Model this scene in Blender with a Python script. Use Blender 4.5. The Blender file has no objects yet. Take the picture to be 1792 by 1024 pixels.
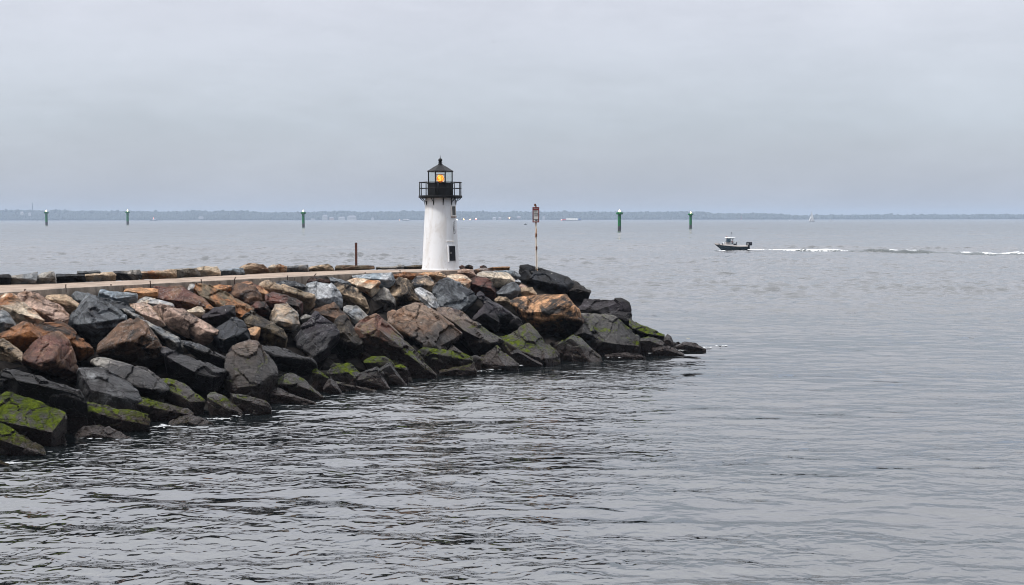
import bpy, bmesh, math, random
import numpy as np
from mathutils import Vector, Matrix, Euler, noise
from mathutils.bvhtree import BVHTree

R = math.radians
scene = bpy.context.scene
COL = scene.collection
random.seed(7)

# ------------------------------------------------------------------ helpers
def S(r, g, b, k=1.0):
    f = lambda c: (c / 255 / 12.92 if c / 255 <= 0.04045 else ((c / 255 + 0.055) / 1.055) ** 2.4) * k
    return (f(r), f(g), f(b), 1.0)

def tag(o, label=None, cat=None, group=None, kind=None):
    if label: o['label'] = label
    if cat: o['category'] = cat
    if group: o['group'] = group
    if kind: o['kind'] = kind
    return o

def empty(name, loc=(0, 0, 0), rz=0.0):
    o = bpy.data.objects.new(name, None)
    o.location = loc; o.rotation_euler = (0, 0, rz); o.empty_display_size = 0.3
    COL.objects.link(o)
    return o

def mesh_obj(name, verts, faces, mat, parent=None, smooth=False, loc=None):
    me = bpy.data.meshes.new(name)
    me.from_pydata([tuple(v) for v in verts], [], faces)
    me.update()
    if smooth:
        me.shade_smooth()
    o = bpy.data.objects.new(name, me)
    if mat: me.materials.append(mat)
    COL.objects.link(o)
    if parent: o.parent = parent
    if loc is not None: o.location = loc
    return o

def bm_obj(name, bm, mat, parent=None, smooth=False, sharp=None, loc=None):
    bmesh.ops.recalc_face_normals(bm, faces=bm.faces[:])
    me = bpy.data.meshes.new(name)
    bm.to_mesh(me); bm.free()
    if smooth or sharp:
        me.shade_smooth()
        if sharp: me.set_sharp_from_angle(angle=R(sharp))
    o = bpy.data.objects.new(name, me)
    if mat: me.materials.append(mat)
    COL.objects.link(o)
    if parent: o.parent = parent
    if loc is not None: o.location = loc
    return o

def add_box(bm, c, s, rot=None, bev=0.0):
    M = Matrix.Translation(Vector(c))
    if rot is not None: M = M @ Euler(rot).to_matrix().to_4x4()
    M = M @ Matrix.Diagonal((s[0], s[1], s[2], 1))
    g = bmesh.ops.create_cube(bm, size=1.0, matrix=M)
    if bev:
        es = list({e for v in g['verts'] for e in v.link_edges})
        bmesh.ops.bevel(bm, geom=es, offset=bev, segments=2, affect='EDGES', profile=0.5)

def add_tube(bm, pts, r, n=8, r2=None):
    pts = [Vector(p) for p in pts]
    rings = []
    for i, p in enumerate(pts):
        if i == 0: d = pts[1] - p
        elif i == len(pts) - 1: d = p - pts[i - 1]
        else: d = pts[i + 1] - pts[i - 1]
        d.normalize()
        a = d.cross(Vector((0, 0, 1)))
        if a.length < 1e-3: a = Vector((1, 0, 0))
        a.normalize(); b = d.cross(a)
        rr = r if r2 is None else r + (r2 - r) * i / (len(pts) - 1)
        rings.append([bm.verts.new(p + (a * math.cos(2 * math.pi * k / n) + b * math.sin(2 * math.pi * k / n)) * rr) for k in range(n)])
    for q in range(len(rings) - 1):
        for k in range(n):
            bm.faces.new((rings[q][k], rings[q][(k + 1) % n], rings[q + 1][(k + 1) % n], rings[q + 1][k]))
    bm.faces.new(rings[0][::-1]); bm.faces.new(rings[-1])

def add_lathe(bm, prof, n=48, a0=0.0, cap=True):
    rings = []
    for r, z in prof:
        rings.append([bm.verts.new((r * math.sin(a0 + 2 * math.pi * k / n), -r * math.cos(a0 + 2 * math.pi * k / n), z)) for k in range(n)])
    for q in range(len(rings) - 1):
        for k in range(n):
            bm.faces.new((rings[q][k], rings[q][(k + 1) % n], rings[q + 1][(k + 1) % n], rings[q + 1][k]))
    if cap:
        bm.faces.new(rings[0][::-1]); bm.faces.new(rings[-1])

# ------------------------------------------------------------------ camera
F = 2300.0; H = 7.0; W = 4.2
PITCH = math.atan((512 - 382.6) / F); ROLL = R(-0.07)
cam_d = bpy.data.cameras.new('camera')
cam = bpy.data.objects.new('camera', cam_d); COL.objects.link(cam)
cam_d.sensor_width = 36; cam_d.lens = 36 * F / 1792
cam_d.clip_start = 0.5; cam_d.clip_end = 20000
cam.location = (0, 0, H)
CR = (Euler((R(90) - PITCH, 0, 0)).to_matrix() @ Matrix.Rotation(ROLL, 3, 'Z'))
cam.rotation_euler = CR.to_euler()
scene.camera = cam
CP = Vector((0, 0, H))

def ray(px, py):
    return CR @ Vector(((px - 896) / F, -(py - 512) / F, -1.0))
def at_depth(px, py, d):
    return CP + ray(px, py) * d
def depth_on_z(px, py, z):
    return (z - H) / ray(px, py).z
def on_z(px, py, z):
    return CP + ray(px, py) * depth_on_z(px, py, z)

# ------------------------------------------------------------------ node helper
class NT:
    def __init__(s, mat_or_world):
        mat_or_world.use_nodes = True
        s.t = mat_or_world.node_tree; s.t.nodes.clear()
    def n(s, typ, props=None, **ins):
        nd = s.t.nodes.new(typ)
        for k, v in (props or {}).items(): setattr(nd, k, v)
        for k, v in ins.items():
            key = k.replace('_', ' ')
            if k.startswith('i') and k[1:].isdigit(): sock = nd.inputs[int(k[1:])]
            else: sock = nd.inputs[key]
            s.set(sock, v)
        return nd
    def set(s, sock, v):
        if isinstance(v, bpy.types.NodeSocket): s.t.links.new(v, sock)
        else: sock.default_value = v
    def math(s, op, a, b=None, c=None, clamp=False):
        nd = s.t.nodes.new('ShaderNodeMath'); nd.operation = op; nd.use_clamp = clamp
        for i, v in enumerate((a, b, c)):
            if v is not None: s.set(nd.inputs[i], v)
        return nd.outputs[0]
    def vmath(s, op, a, b=None):
        nd = s.t.nodes.new('ShaderNodeVectorMath'); nd.operation = op
        s.set(nd.inputs[0], a)
        if b is not None: s.set(nd.inputs[1], b)
        return nd.outputs[0]
    def mix(s, fac, a, b, blend='MIX'):
        nd = s.t.nodes.new('ShaderNodeMix'); nd.data_type = 'RGBA'; nd.blend_type = blend
        s.set(nd.inputs[0], fac); s.set(nd.inputs[6], a); s.set(nd.inputs[7], b)
        return nd.outputs[2]
    def ss(s, v, lo, hi, a=0.0, b=1.0):
        nd = s.t.nodes.new('ShaderNodeMapRange'); nd.interpolation_type = 'SMOOTHSTEP'
        s.set(nd.inputs[0], v)
        for i, q in ((1, lo), (2, hi), (3, a), (4, b)): s.set(nd.inputs[i], q)
        return nd.outputs[0]
    def noise(s, vec, scale, detail=4.0, rough=0.55, dist=0.0, typ='FBM'):
        nd = s.t.nodes.new('ShaderNodeTexNoise')
        s.set(nd.inputs['Vector'], vec); s.set(nd.inputs['Scale'], scale)
        nd.inputs['Detail'].default_value = detail; nd.inputs['Roughness'].default_value = rough
        nd.inputs['Distortion'].default_value = dist
        return nd.outputs['Fac']
    def bump(s, h, dist, strength=1.0, normal=None):
        nd = s.t.nodes.new('ShaderNodeBump')
        nd.inputs['Strength'].default_value = strength; nd.inputs['Distance'].default_value = dist
        s.set(nd.inputs['Height'], h)
        if normal is not None: s.set(nd.inputs['Normal'], normal)
        return nd.outputs[0]
    def bsdf(s, **kw):
        nd = s.t.nodes.new('ShaderNodeBsdfPrincipled')
        for k, v in kw.items(): s.set(nd.inputs[k.replace('_', ' ')], v)
        return nd
    def out(s, sh, vol=None):
        nd = s.t.nodes.new('ShaderNodeOutputMaterial')
        if sh is not None: s.t.links.new(sh, nd.inputs['Surface'])
        if vol is not None: s.t.links.new(vol, nd.inputs['Volume'])

def paint(name, rgb, rough=0.5, var=0.25, scale=3.0, metallic=0.0, bump=0.004, dirt=None, dirt_amt=0.5):
    m = bpy.data.materials.new(name); t = NT(m)
    tc = t.n('ShaderNodeTexCoord').outputs['Object']
    n = t.noise(tc, scale, 6, 0.6)
    n2 = t.noise(tc, scale * 6, 4, 0.6)
    dark = tuple(c * (1 - var) for c in rgb[:3]) + (1,)
    c = t.mix(t.ss(n, 0.35, 0.65), dark, rgb)
    if dirt:
        c = t.mix(t.math('MULTIPLY', t.ss(t.noise(tc, scale * 1.7, 8, 0.7, 0.6), 0.55, 0.7), dirt_amt), c, dirt)
    b = t.bsdf(Base_Color=c, Roughness=t.ss(n2, 0.2, 0.8, rough * 0.8, min(1, rough * 1.2)), Metallic=metallic, Normal=t.bump(n2, bump))
    t.out(b.outputs[0]); return m

def emit(name, rgb, strength):
    m = bpy.data.materials.new(name); t = NT(m)
    e = t.n('ShaderNodeEmission', Color=rgb, Strength=strength)
    t.out(e.outputs[0]); return m

# ------------------------------------------------------------------ world: overcast sky over a weak Nishita sky, one soft sun
SUN_EL, SUN_AZ = R(59), R(238)      # azimuth measured from +Y clockwise: behind the camera, to its left
wld = bpy.data.worlds.new('World'); scene.world = wld
t = NT(wld)
sky = t.n('ShaderNodeTexSky', dict(sky_type='NISHITA', sun_disc=False, sun_elevation=SUN_EL, sun_rotation=SUN_AZ, air_density=1.0, dust_density=4.0))
bg1 = t.n('ShaderNodeBackground', Color=sky.outputs[0], Strength=0.05)
gen = t.n('ShaderNodeTexCoord').outputs['Generated']
sep = t.n('ShaderNodeSeparateXYZ', Vector=gen)
zz = sep.outputs['Z']
ramp = t.n('ShaderNodeValToRGB', Fac=zz)
cr = ramp.color_ramp
cr.elements[0].position = 0.0; cr.elements[0].color = (0.43, 0.452, 0.508, 1)
cr.elements[1].position = 1.0; cr.elements[1].color = (1.66, 1.68, 1.72, 1)
for p, c in ((0.07, (0.435, 0.47, 0.53, 1)), (0.16, (0.555, 0.55, 0.595, 1)), (0.29, (1.10, 1.09, 1.14, 1)), (0.55, (1.30, 1.31, 1.34, 1))):
    e = cr.elements.new(p); e.color = c
mp = t.n('ShaderNodeMapping', Vector=gen); mp.inputs['Scale'].default_value = (1, 1, 3.5)
n1 = t.noise(mp.outputs[0], 2.2, 5, 0.55, 0.5)
n2 = t.noise(mp.outputs[0], 9.0, 6, 0.6, 0.3)
v = t.math('ADD', t.math('MULTIPLY', n1, 0.7), t.math('MULTIPLY', n2, 0.3))
v = t.math('ADD', v, t.math('MULTIPLY', t.math('SUBTRACT', t.noise(mp.outputs[0], 34.0, 5, 0.65, 0.4), 0.5), 0.16))
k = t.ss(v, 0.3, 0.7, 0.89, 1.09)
# unseen sky behind the camera dimmed, added to darken rock faces turned this way
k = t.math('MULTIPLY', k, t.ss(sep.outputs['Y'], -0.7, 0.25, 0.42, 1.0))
# brighter, slightly warmer veil high to the right
d1 = t.n('ShaderNodeVectorMath', dict(operation='DOT_PRODUCT'), i0=gen, i1=(0.30, 0.88, 0.36))
veil = t.ss(d1.outputs['Value'], 0.955, 1.0, 0.0, 0.22)
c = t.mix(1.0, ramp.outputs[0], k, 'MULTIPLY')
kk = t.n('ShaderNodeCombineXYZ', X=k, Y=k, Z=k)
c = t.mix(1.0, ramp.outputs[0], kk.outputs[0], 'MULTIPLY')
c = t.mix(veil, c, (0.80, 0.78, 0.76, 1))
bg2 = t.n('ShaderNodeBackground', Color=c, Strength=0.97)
addsh = t.n('ShaderNodeAddShader', i0=bg1.outputs[0], i1=bg2.outputs[0])
wo = t.n('ShaderNodeOutputWorld', Surface=addsh.outputs[0])

sd = bpy.data.lights.new('sun', 'SUN'); sd.energy = 3.2; sd.angle = R(10); sd.color = (1.0, 0.97, 0.93)
sun = bpy.data.objects.new('sun', sd); COL.objects.link(sun)
sdir = Vector((math.sin(SUN_AZ) * math.cos(SUN_EL), math.cos(SUN_AZ) * math.cos(SUN_EL), math.sin(SUN_EL)))
sun.rotation_euler = sdir.to_track_quat('Z', 'Y').to_euler(); sun.location = (-30, -30, 60)

vs = scene.view_settings
vs.view_transform = 'Standard'; vs.look = 'None'; vs.exposure = 0.10; vs.gamma = 1.0; vs.use_curve_mapping = False
scene.render.engine = 'CYCLES'
scene.cycles.use_denoising = True; scene.cycles.filter_width = 1.0
scene.cycles.max_bounces = 6; scene.cycles.diffuse_bounces = 3; scene.cycles.glossy_bounces = 3
scene.cycles.transmission_bounces = 4; scene.cycles.transparent_max_bounces = 12
scene.cycles.volume_bounces = 1
scene.cycles.caustics_reflective = False; scene.cycles.caustics_refractive = False

# ------------------------------------------------------------------ haze
m = bpy.data.materials.new('haze_air'); t = NT(m)
vol = t.n('ShaderNodeVolumePrincipled')
vol.inputs['Color'].default_value = (0.50, 0.61, 0.77, 1); vol.inputs['Density'].default_value = 0.00012
vol.inputs['Anisotropy'].default_value = 0.0
t.out(None, vol.outputs[0])
bm = bmesh.new(); add_box(bm, (0, 6400, 38.5), (16000, 13200, 83))
hz = bm_obj('haze', bm, m); tag(hz, 'pale sea haze over the water and the far shore', 'haze', kind='stuff')

# ------------------------------------------------------------------ sea
def sea_mat():
    m = bpy.data.materials.new('sea_water'); t = NT(m)
    pos = t.n('ShaderNodeNewGeometry').outputs['Position']
    def mapped(sx, sy, rz=0.0):
        mp = t.n('ShaderNodeMapping', Vector=pos); mp.inputs['Scale'].default_value = (sx, sy, 1)
        mp.inputs['Rotation'].default_value = (0, 0, rz)
        return mp.outputs[0]
    patch = t.noise(mapped(0.35, 1.0, R(6)), 0.075, 3, 0.5, 0.4)
    patch = t.ss(patch, 0.38, 0.58, 0.22, 1.12)
    a = t.noise(mapped(0.80, 1.0, R(5)), 3.1, 1.5, 0.45, 0.5)    # ripples ~0.3 m
    b = t.noise(mapped(0.50, 1.0, R(-4)), 0.85, 2, 0.5, 0.3)     # wavelets ~1.2 m
    d = t.noise(mapped(0.6, 1.0, R(-6)), 0.05, 4, 0.6, 0.2)      # far gusts
    sx = t.n('ShaderNodeSeparateXYZ', Vector=pos)
    slick = t.ss(t.math('ADD', sx.outputs['X'], t.math('MULTIPLY', t.noise(mapped(1, 1), 0.06, 2), 16.0)), 9.0, 19.0, 1.0, 0.42)
    a = t.math('MULTIPLY', a, t.math('MULTIPLY', patch, slick))
    nrm = t.bump(d, 1.2, 1.0)
    nrm = t.bump(b, 0.19, 1.0, nrm)
    nrm = t.bump(a, 0.115, 1.0, nrm)
    bs = t.bsdf(Base_Color=(0.006, 0.008, 0.009, 1), Roughness=t.ss(t.n('ShaderNodeSeparateXYZ', Vector=pos).outputs['Y'], 120, 1200, 0.02, 0.14), IOR=t.ss(sx.outputs['Y'], 55, 170, 3.0, 2.0), Normal=nrm)
    t.out(bs.outputs[0]); return m
M_sea = sea_mat()

def swell(X, Y):
    D = np.hypot(X, Y)
    z = np.zeros_like(X)
    rng = np.random.RandomState(3)
    lee = np.clip((Y - 45) / 90, 0, 1); lee = 0.34 + 0.66 * lee * lee * (3 - 2 * lee)
    gust = 0.75 + 0.25 * np.sin(X * .021 + Y * .047 + 1.0) * np.sin(X * -.013 + Y * .019)
    for lam, amp, n, spread, reach in ((26.0, 0.085, 7, .35, 3000), (11.0, 0.045, 9, .45, 1500), (5.0, 0.030, 14, .60, 900), (2.7, 0.034, 20, .80, 480), (1.5, 0.036, 24, .9, 430)):
        sel = D < reach
        x, y = X[sel], Y[sel]; acc = np.zeros_like(x)
        fade = np.clip((reach - D[sel]) / (reach * .35), 0, 1)
        for q in range(n):
            th = R(96) + rng.normal(0, spread); l = lam * rng.uniform(0.7, 1.35)
            kx, ky = math.cos(th) * 2 * math.pi / l, math.sin(th) * 2 * math.pi / l
            acc += math.sqrt(2 / n) * amp * np.sin(kx * x + ky * y + rng.uniform(0, 6.28))
        z[sel] += acc * fade * (lee[sel] if lam < 20 else 0.4 + .6 * lee[sel]) * gust[sel]
    # crests a little sharper than troughs
    return z + 2.2 * z * np.abs(z)

def build_sea():
    ys = [-80.0, -20.0, 4.0]
    y = 8.0
    while y < 10200:
        ys.append(y)
        y += min(max(0.10, 0.0030 * y), 0.45) if y < 430 else max(0.45, 0.0062 * (y - 330))
    ys = np.array(ys); nx = 900
    tt = np.linspace(-1, 1, nx)
    X = np.outer(0.50 * np.maximum(ys, 0) + 12, tt); Y = np.repeat(ys[:, None], nx, 1)
    Z = swell(X, Y)
    v = np.stack([X, Y, Z], -1).reshape(-1, 3)
    ny = len(ys)
    i = np.arange(ny * nx).reshape(ny, nx)
    f = np.stack([i[:-1, :-1], i[:-1, 1:], i[1:, 1:], i[1:, :-1]], -1).reshape(-1, 4)
    me = bpy.data.meshes.new('sea')
    me.vertices.add(len(v)); me.vertices.foreach_set('co', v.ravel().astype(np.float32))
    me.loops.add(f.size); me.loops.foreach_set('vertex_index', f.ravel().astype(np.int32))
    me.polygons.add(len(f)); me.polygons.foreach_set('loop_start', (np.arange(len(f)) * 4).astype(np.int32))
    me.update(calc_edges=True); me.shade_smooth()
    me.materials.append(M_sea)
    o = bpy.data.objects.new('sea', me); COL.objects.link(o)
    tag(o, 'grey rippled sea reaching from the rocks to the far shore', kind='structure')
build_sea()
# ------------------------------------------------------------------ breakwater bank
TOE = [(-420, 1010), (-200, 905), (0, 818), (120, 778), (300, 742), (430, 735), (560, 702), (720, 678), (880, 648), (1050, 630), (1190, 620), (1250, 610)]
CREST = [(-420, 551, W), (-200, 531, W), (0, 515, W), (113, 507, W), (301, 497.3, W), (450, 489.8, W), (619, 481, W), (740, 478, W), (870, 474, W), (1000, 492, 3.5), (1090, 545, 2.0), (1225, 604, 0.1)]
toe3 = [on_z(x, y, 0) for x, y in TOE]
crest3 = [on_z(x, y, z) for x, y, z in CREST]
def resample(pts, n):
    L = [0]
    for a, b in zip(pts, pts[1:]): L.append(L[-1] + (b - a).length)
    out = []
    for i in range(n):
        s = L[-1] * i / (n - 1)
        k = max(j for j in range(len(L)) if L[j] <= s + 1e-9); k = min(k, len(pts) - 2)
        out.append(pts[k].lerp(pts[k + 1], (s - L[k]) / max(1e-9, L[k + 1] - L[k])))
    return out
rows = []
for i in range(len(toe3)):
    a, b = toe3[i], crest3[i]
    back = (b - a); back.z = 0; back.normalize()
    far = b + back * 5.5
    farw = far + back * 8; farw.z = -1.2
    toe = a.copy()
    rows.append([toe - back * 3 - Vector((0, 0, 1.5))] + [a.lerp(b, k / 8) for k in range(9)] + [far, farw])
bv, bf = [], []
for r in rows: bv += [v.copy() for v in r]
nc = len(rows[0])
for i in range(len(rows) - 1):
    for k in range(nc - 1):
        bf.append((i * nc + k, (i + 1) * nc + k, (i + 1) * nc + k + 1, i * nc + k + 1))
BANK = BVHTree.FromPolygons(bv, bf)

def bank_depth(px, py):
    d = ray(px, py)
    hit = BANK.ray_cast(CP, d.normalized())
    if hit[0] is None:
        return None
    return (hit[0] - CP).dot(CR @ Vector((0, 0, -1)))

# ------------------------------------------------------------------ rock material
def rock_mat():
    m = bpy.data.materials.new('rock'); t = NT(m)
    oi = t.n('ShaderNodeObjectInfo')
    tc = t.n('ShaderNodeTexCoord').outputs['Object']
    geo = t.n('ShaderNodeNewGeometry')
    rnd = oi.outputs['Random']
    off = t.n('ShaderNodeCombineXYZ', X=t.math('MULTIPLY', rnd, 91.0), Y=t.math('MULTIPLY', rnd, 37.0), Z=t.math('MULTIPLY', rnd, 63.0))
    rot = t.n('ShaderNodeVectorRotate', dict(rotation_type='EULER_XYZ'), Vector=tc)
    t.set(rot.inputs['Rotation'], t.n('ShaderNodeCombineXYZ', X=t.math('MULTIPLY', rnd, 2.0), Y=t.math('SUBTRACT', t.math('MULTIPLY', t.math('FRACT', t.math('MULTIPLY', rnd, 7.3)), 1.6), 0.8), Z=t.math('MULTIPLY', rnd, 5.0)).outputs[0])
    p = t.vmath('ADD', rot.outputs[0], off.outputs[0])
    ps = t.n('ShaderNodeMapping', Vector=p); ps.inputs['Scale'].default_value = (1.0, 1.0, 5.5)
    strata = t.noise(ps.outputs[0], 1.1, 7, 0.65, 0.35)
    big = t.noise(p, 0.85, 7, 0.66, 1.1)
    mid = t.noise(p, 4.0, 8, 0.7, 0.3)
    fine = t.noise(p, 22.0, 5, 0.7)
    c2 = t.n('ShaderNodeAttribute', dict(attribute_name='stain', attribute_type='GEOMETRY')).outputs['Color']
    c = t.mix(t.ss(t.math('ADD', t.math('MULTIPLY', big, 0.75), t.math('MULTIPLY', strata, 0.25)), 0.43, 0.60), oi.outputs['Color'], c2)
    k = t.math('MULTIPLY', t.ss(strata, 0.3, 0.7, 0.55, 1.36), t.ss(mid, 0.30, 0.70, 0.52, 1.42))
    k = t.math('MULTIPLY', k, t.ss(fine, 0.28, 0.72, 0.80, 1.18))
    kv = t.n('ShaderNodeCombineXYZ', X=k, Y=k, Z=k)
    c = t.mix(1.0, c, kv.outputs[0], 'MULTIPLY')
    # cracks
    wv = t.n('ShaderNodeTexNoise'); wv.inputs['Scale'].default_value = 1.6; wv.inputs['Detail'].default_value = 5
    t.set(wv.inputs['Vector'], p)
    pd = t.vmath('ADD', p, t.vmath('MULTIPLY', wv.outputs['Color'], (0.9, 0.9, 0.9)))
    vor = t.n('ShaderNodeTexVoronoi', dict(feature='DISTANCE_TO_EDGE'), Vector=pd, Scale=0.95)
    vor2 = t.n('ShaderNodeTexVoronoi', dict(feature='DISTANCE_TO_EDGE'), Vector=pd, Scale=3.1)
    cm = t.math('MULTIPLY', t.ss(vor.outputs['Distance'], 0.0, 0.030, 1.0, 0.0), t.ss(big, 0.40, 0.55))
    cm2 = t.math('MULTIPLY', t.ss(vor2.outputs['Distance'], 0.0, 0.035, 1.0, 0.0), t.ss(mid, 0.50, 0.62))
    crack = t.math('MAXIMUM', cm, t.math('MULTIPLY', cm2, 0.8))
    c = t.mix(t.math('MULTIPLY', crack, 0.5), c, (0.012, 0.010, 0.009, 1))
    # pale mineral veins
    vn = t.noise(p, 1.5, 5, 0.6, 1.6)
    vein = t.ss(t.math('ABSOLUTE', t.math('SUBTRACT', vn, 0.5)), 0.0, 0.011, 1.0, 0.0)
    vein = t.math('MULTIPLY', vein, t.ss(t.math('FRACT', t.math('MULTIPLY', rnd, 13.7)), 0.35, 0.75))
    c = t.mix(t.math('MULTIPLY', vein, 0.42), c, (0.50, 0.50, 0.50, 1))
    edge = t.ss(geo.outputs['Pointiness'], 0.53, 0.60)
    c = t.mix(t.math('MULTIPLY', edge, 0.30), c, (0.42, 0.39, 0.35, 1))
    # bird droppings on the dry stones, upward faces only
    nz = t.n('ShaderNodeSeparateXYZ', Vector=geo.outputs['Normal']).outputs['Z']
    z = t.n('ShaderNodeSeparateXYZ', Vector=geo.outputs['Position']).outputs['Z']
    sp = t.math('MULTIPLY', t.ss(t.noise(p, 7.5, 3, 0.6, 0.8), 0.70, 0.74), t.ss(nz, 0.2, 0.5))
    sp = t.math('MULTIPLY', sp, t.ss(z, 1.4, 2.4))
    c = t.mix(t.math('MULTIPLY', sp, 0.8), c, (0.62, 0.61, 0.58, 1))
    # tide marks: wet up to about 1.6 m, black weed line at the water, green algae where it grows
    zn = t.math('ADD', z, t.math('MULTIPLY', t.math('SUBTRACT', big, 0.5), 2.4))
    wet = t.ss(zn, 1.5, 2.5, 1.0, 0.0)
    c = t.mix(t.math('MULTIPLY', wet, 0.88), c, (0.010, 0.009, 0.010, 1))
    al = oi.outputs['Alpha']
    an = t.math('ADD', t.math('ADD', t.math('MULTIPLY', big, 0.50), t.math('MULTIPLY', mid, 0.62)), t.math('MULTIPLY', nz, 0.22))
    am = t.math('MULTIPLY', t.ss(t.math('ADD', an, t.math('MULTIPLY', al, 0.16)), 0.80, 0.92), t.ss(nz, 0.12, 0.45))
    am = t.math('MULTIPLY', am, t.math('MULTIPLY', t.ss(al, 0.0, 0.3), t.ss(zn, 1.6, 2.6, 1.0, 0.0)))
    gcol = t.mix(t.ss(mid, 0.35, 0.65), (0.016, 0.024, 0.004, 1), (0.125, 0.165, 0.012, 1))
    gcol = t.mix(t.ss(fine, 0.4, 0.7), gcol, (0.055, 0.075, 0.012, 1))
    c = t.mix(am, c, gcol)
    weed = t.ss(t.math('ADD', z, t.math('MULTIPLY', t.math('SUBTRACT', mid, 0.5), 1.3)), 0.35, 0.85, 1.0, 0.0)
    wcol = t.mix(t.ss(fine, 0.40, 0.62), (0.008, 0.006, 0.006, 1), (0.055, 0.038, 0.034, 1))
    c = t.mix(t.math('MULTIPLY', weed, 0.9), c, wcol)
    ro = t.math('SUBTRACT', 0.82, t.math('MULTIPLY', wet, t.ss(mid, 0.3, 0.6, 0.60, 0.44)))
    ro = t.math('ADD', ro, t.math('MULTIPLY', am, 0.35), clamp=True)
    h = t.math('ADD', t.math('MULTIPLY', mid, 0.55), t.math('MULTIPLY', strata, 0.8))
    h = t.math('SUBTRACT', h, t.math('MULTIPLY', crack, 0.35))
    nrm = t.bump(h, 0.24, 1.0)
    nrm = t.bump(fine, 0.035, 1.0, nrm)
    b = t.bsdf(Base_Color=c, Roughness=ro, Normal=nrm)
    t.set(b.inputs['Specular IOR Level'], t.math('MULTIPLY', t.math('SUBTRACT', 1.0, t.math('MULTIPLY', am, 0.9)), t.ss(nz, 0.1, 0.6, 0.16, 0.55)))
    t.out(b.outputs[0]); return m
M_rock = rock_mat()

PAL = dict(cream=(214, 198, 176), tan=(172, 150, 126), rust=(150, 100, 62), brown=(112, 86, 68), maroon=(98, 64, 56), grey=(112, 117, 122),
           pale=(172, 175, 179), slate=(48, 51, 57), purple=(58, 53, 60), black=(24, 22, 22), taupe=(132, 114, 100), pink=(196, 168, 152),
           olive=(104, 92, 74), buff=(182, 160, 134), dust=(148, 144, 138), orange=(196, 150, 110), dark=(38, 33, 31), blue=(128, 140, 150))
ALB = 1.04

def grow_rock(name, pts, size, cell, c1, c2, alg, seed, rough=1.0, bev=0.016):
    """One boulder: hull of its corner points, worn edges, then broken up into ledges and chips."""
    ctr = sum(pts, Vector()) / len(pts)
    bm = bmesh.new()
    for p in pts: bm.verts.new(p - ctr)
    r = bmesh.ops.convex_hull(bm, input=bm.verts[:])
    bad = {g for k in ('geom_interior', 'geom_unused') for g in r[k] if isinstance(g, bmesh.types.BMVert)}
    bmesh.ops.delete(bm, geom=[v for v in bm.verts if v in bad or not v.link_faces], context='VERTS')
    bmesh.ops.dissolve_limit(bm, angle_limit=R(17), verts=bm.verts[:], edges=bm.edges[:])
    bmesh.ops.planar_faces(bm, faces=bm.faces[:], iterations=30, factor=0.5)
    rc = random.Random(seed + 5000)
    for _ in range(4):
        n = Vector((rc.gauss(0, 1), rc.gauss(0, 1), rc.gauss(0, .7))).normalized()
        s = max(v.co.dot(n) for v in bm.verts) - rc.uniform(.03, .10) * size
        g = bmesh.ops.bisect_plane(bm, geom=bm.verts[:] + bm.edges[:] + bm.faces[:], plane_co=n * s, plane_no=n, clear_outer=True)
        ed = [e for e in g['geom_cut'] if isinstance(e, bmesh.types.BMEdge)]
        if ed: bmesh.ops.edgeloop_fill(bm, edges=ed)
    bmesh.ops.recalc_face_normals(bm, faces=bm.faces[:])
    bmesh.ops.bevel(bm, geom=bm.edges[:], offset=bev * size, segments=1, affect='EDGES', clamp_overlap=True)
    bmesh.ops.triangulate(bm, faces=bm.faces[:])
    for _ in range(6):
        es = [e for e in bm.edges if e.calc_length() > cell]
        if not es: break
        bmesh.ops.subdivide_edges(bm, edges=es, cuts=1)
        bmesh.ops.triangulate(bm, faces=[f for f in bm.faces if len(f.verts) > 3])
    bm.normal_update()
    rs = random.Random(seed)
    o1 = Vector((rs.uniform(-50, 50), rs.uniform(-50, 50), rs.uniform(-50, 50)))
    Q = Euler((rs.uniform(-.7, .7), rs.uniform(-.7, .7), rs.uniform(0, 6))).to_matrix()
    st = rs.uniform(3.5, 6.5)
    mv = []
    for v in bm.verts:
        p = v.co / size
        q = Q @ p
        a = noise.fractal(p * 2.2 + o1, 0.9, 2.1, 5)
        led = noise.noise(Vector((q.x * 1.2, q.y * 1.2, q.z * st)) + o1)
        led = math.copysign(abs(led) ** 0.4, led)
        vd, vp = noise.voronoi(Vector((q.x * 2.4, q.y * 2.4, q.z * 4.2)) + o1 + Vector((1, 1, 1)) * (a * .22))
        hsh = noise.cell(vp[0] * 7.31 + o1)
        gr = max(0.0, 1 - (vd[1] - vd[0]) / .07)
        d = size * rough * (0.014 * a + 0.016 * led + 0.034 * hsh - 0.010 * gr)
        mv.append(v.normal * d)
    for v, d in zip(bm.verts, mv): v.co += d
    me = bpy.data.meshes.new(name)
    bm.to_mesh(me); bm.free()
    me.shade_smooth(); me.set_sharp_from_angle(angle=R(30))
    at = me.attributes.new('stain', 'FLOAT_COLOR', 'POINT')
    col = np.tile(np.array(S(*c2, ALB), dtype=np.float32), len(me.vertices))
    at.data.foreach_set('color', col)
    me.materials.append(M_rock)
    o = bpy.data.objects.new(name, me); COL.objects.link(o)
    o.location = ctr
    a = S(*c1, ALB); o.color = (a[0], a[1], a[2], alg)
    return o

CROP = dict(A=(0, 460, 5.119), B=(300, 460, 5.119), C=(600, 460, 5.119), D=(860, 440, 4.48), E=(0, 640, 4.653), F=(280, 580, 4.073), G=(0, 430, 3.982), H=(400, 430, 4.978))
def chain(s, crop):
    x0, y0, k = CROP[crop]
    out = []
    for w in s.split():
        a, b = w.split(','); out.append((x0 + float(a) / k, y0 + float(b) / k))
    return out
def interp(ch, x):
    if x <= ch[0][0]: return ch[0][1]
    for (xa, ya), (xb, yb) in zip(ch, ch[1:]):
        if x <= xb: return ya + (yb - ya) * (x - xa) / max(1e-6, xb - xa)
    return ch[-1][1]

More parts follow.
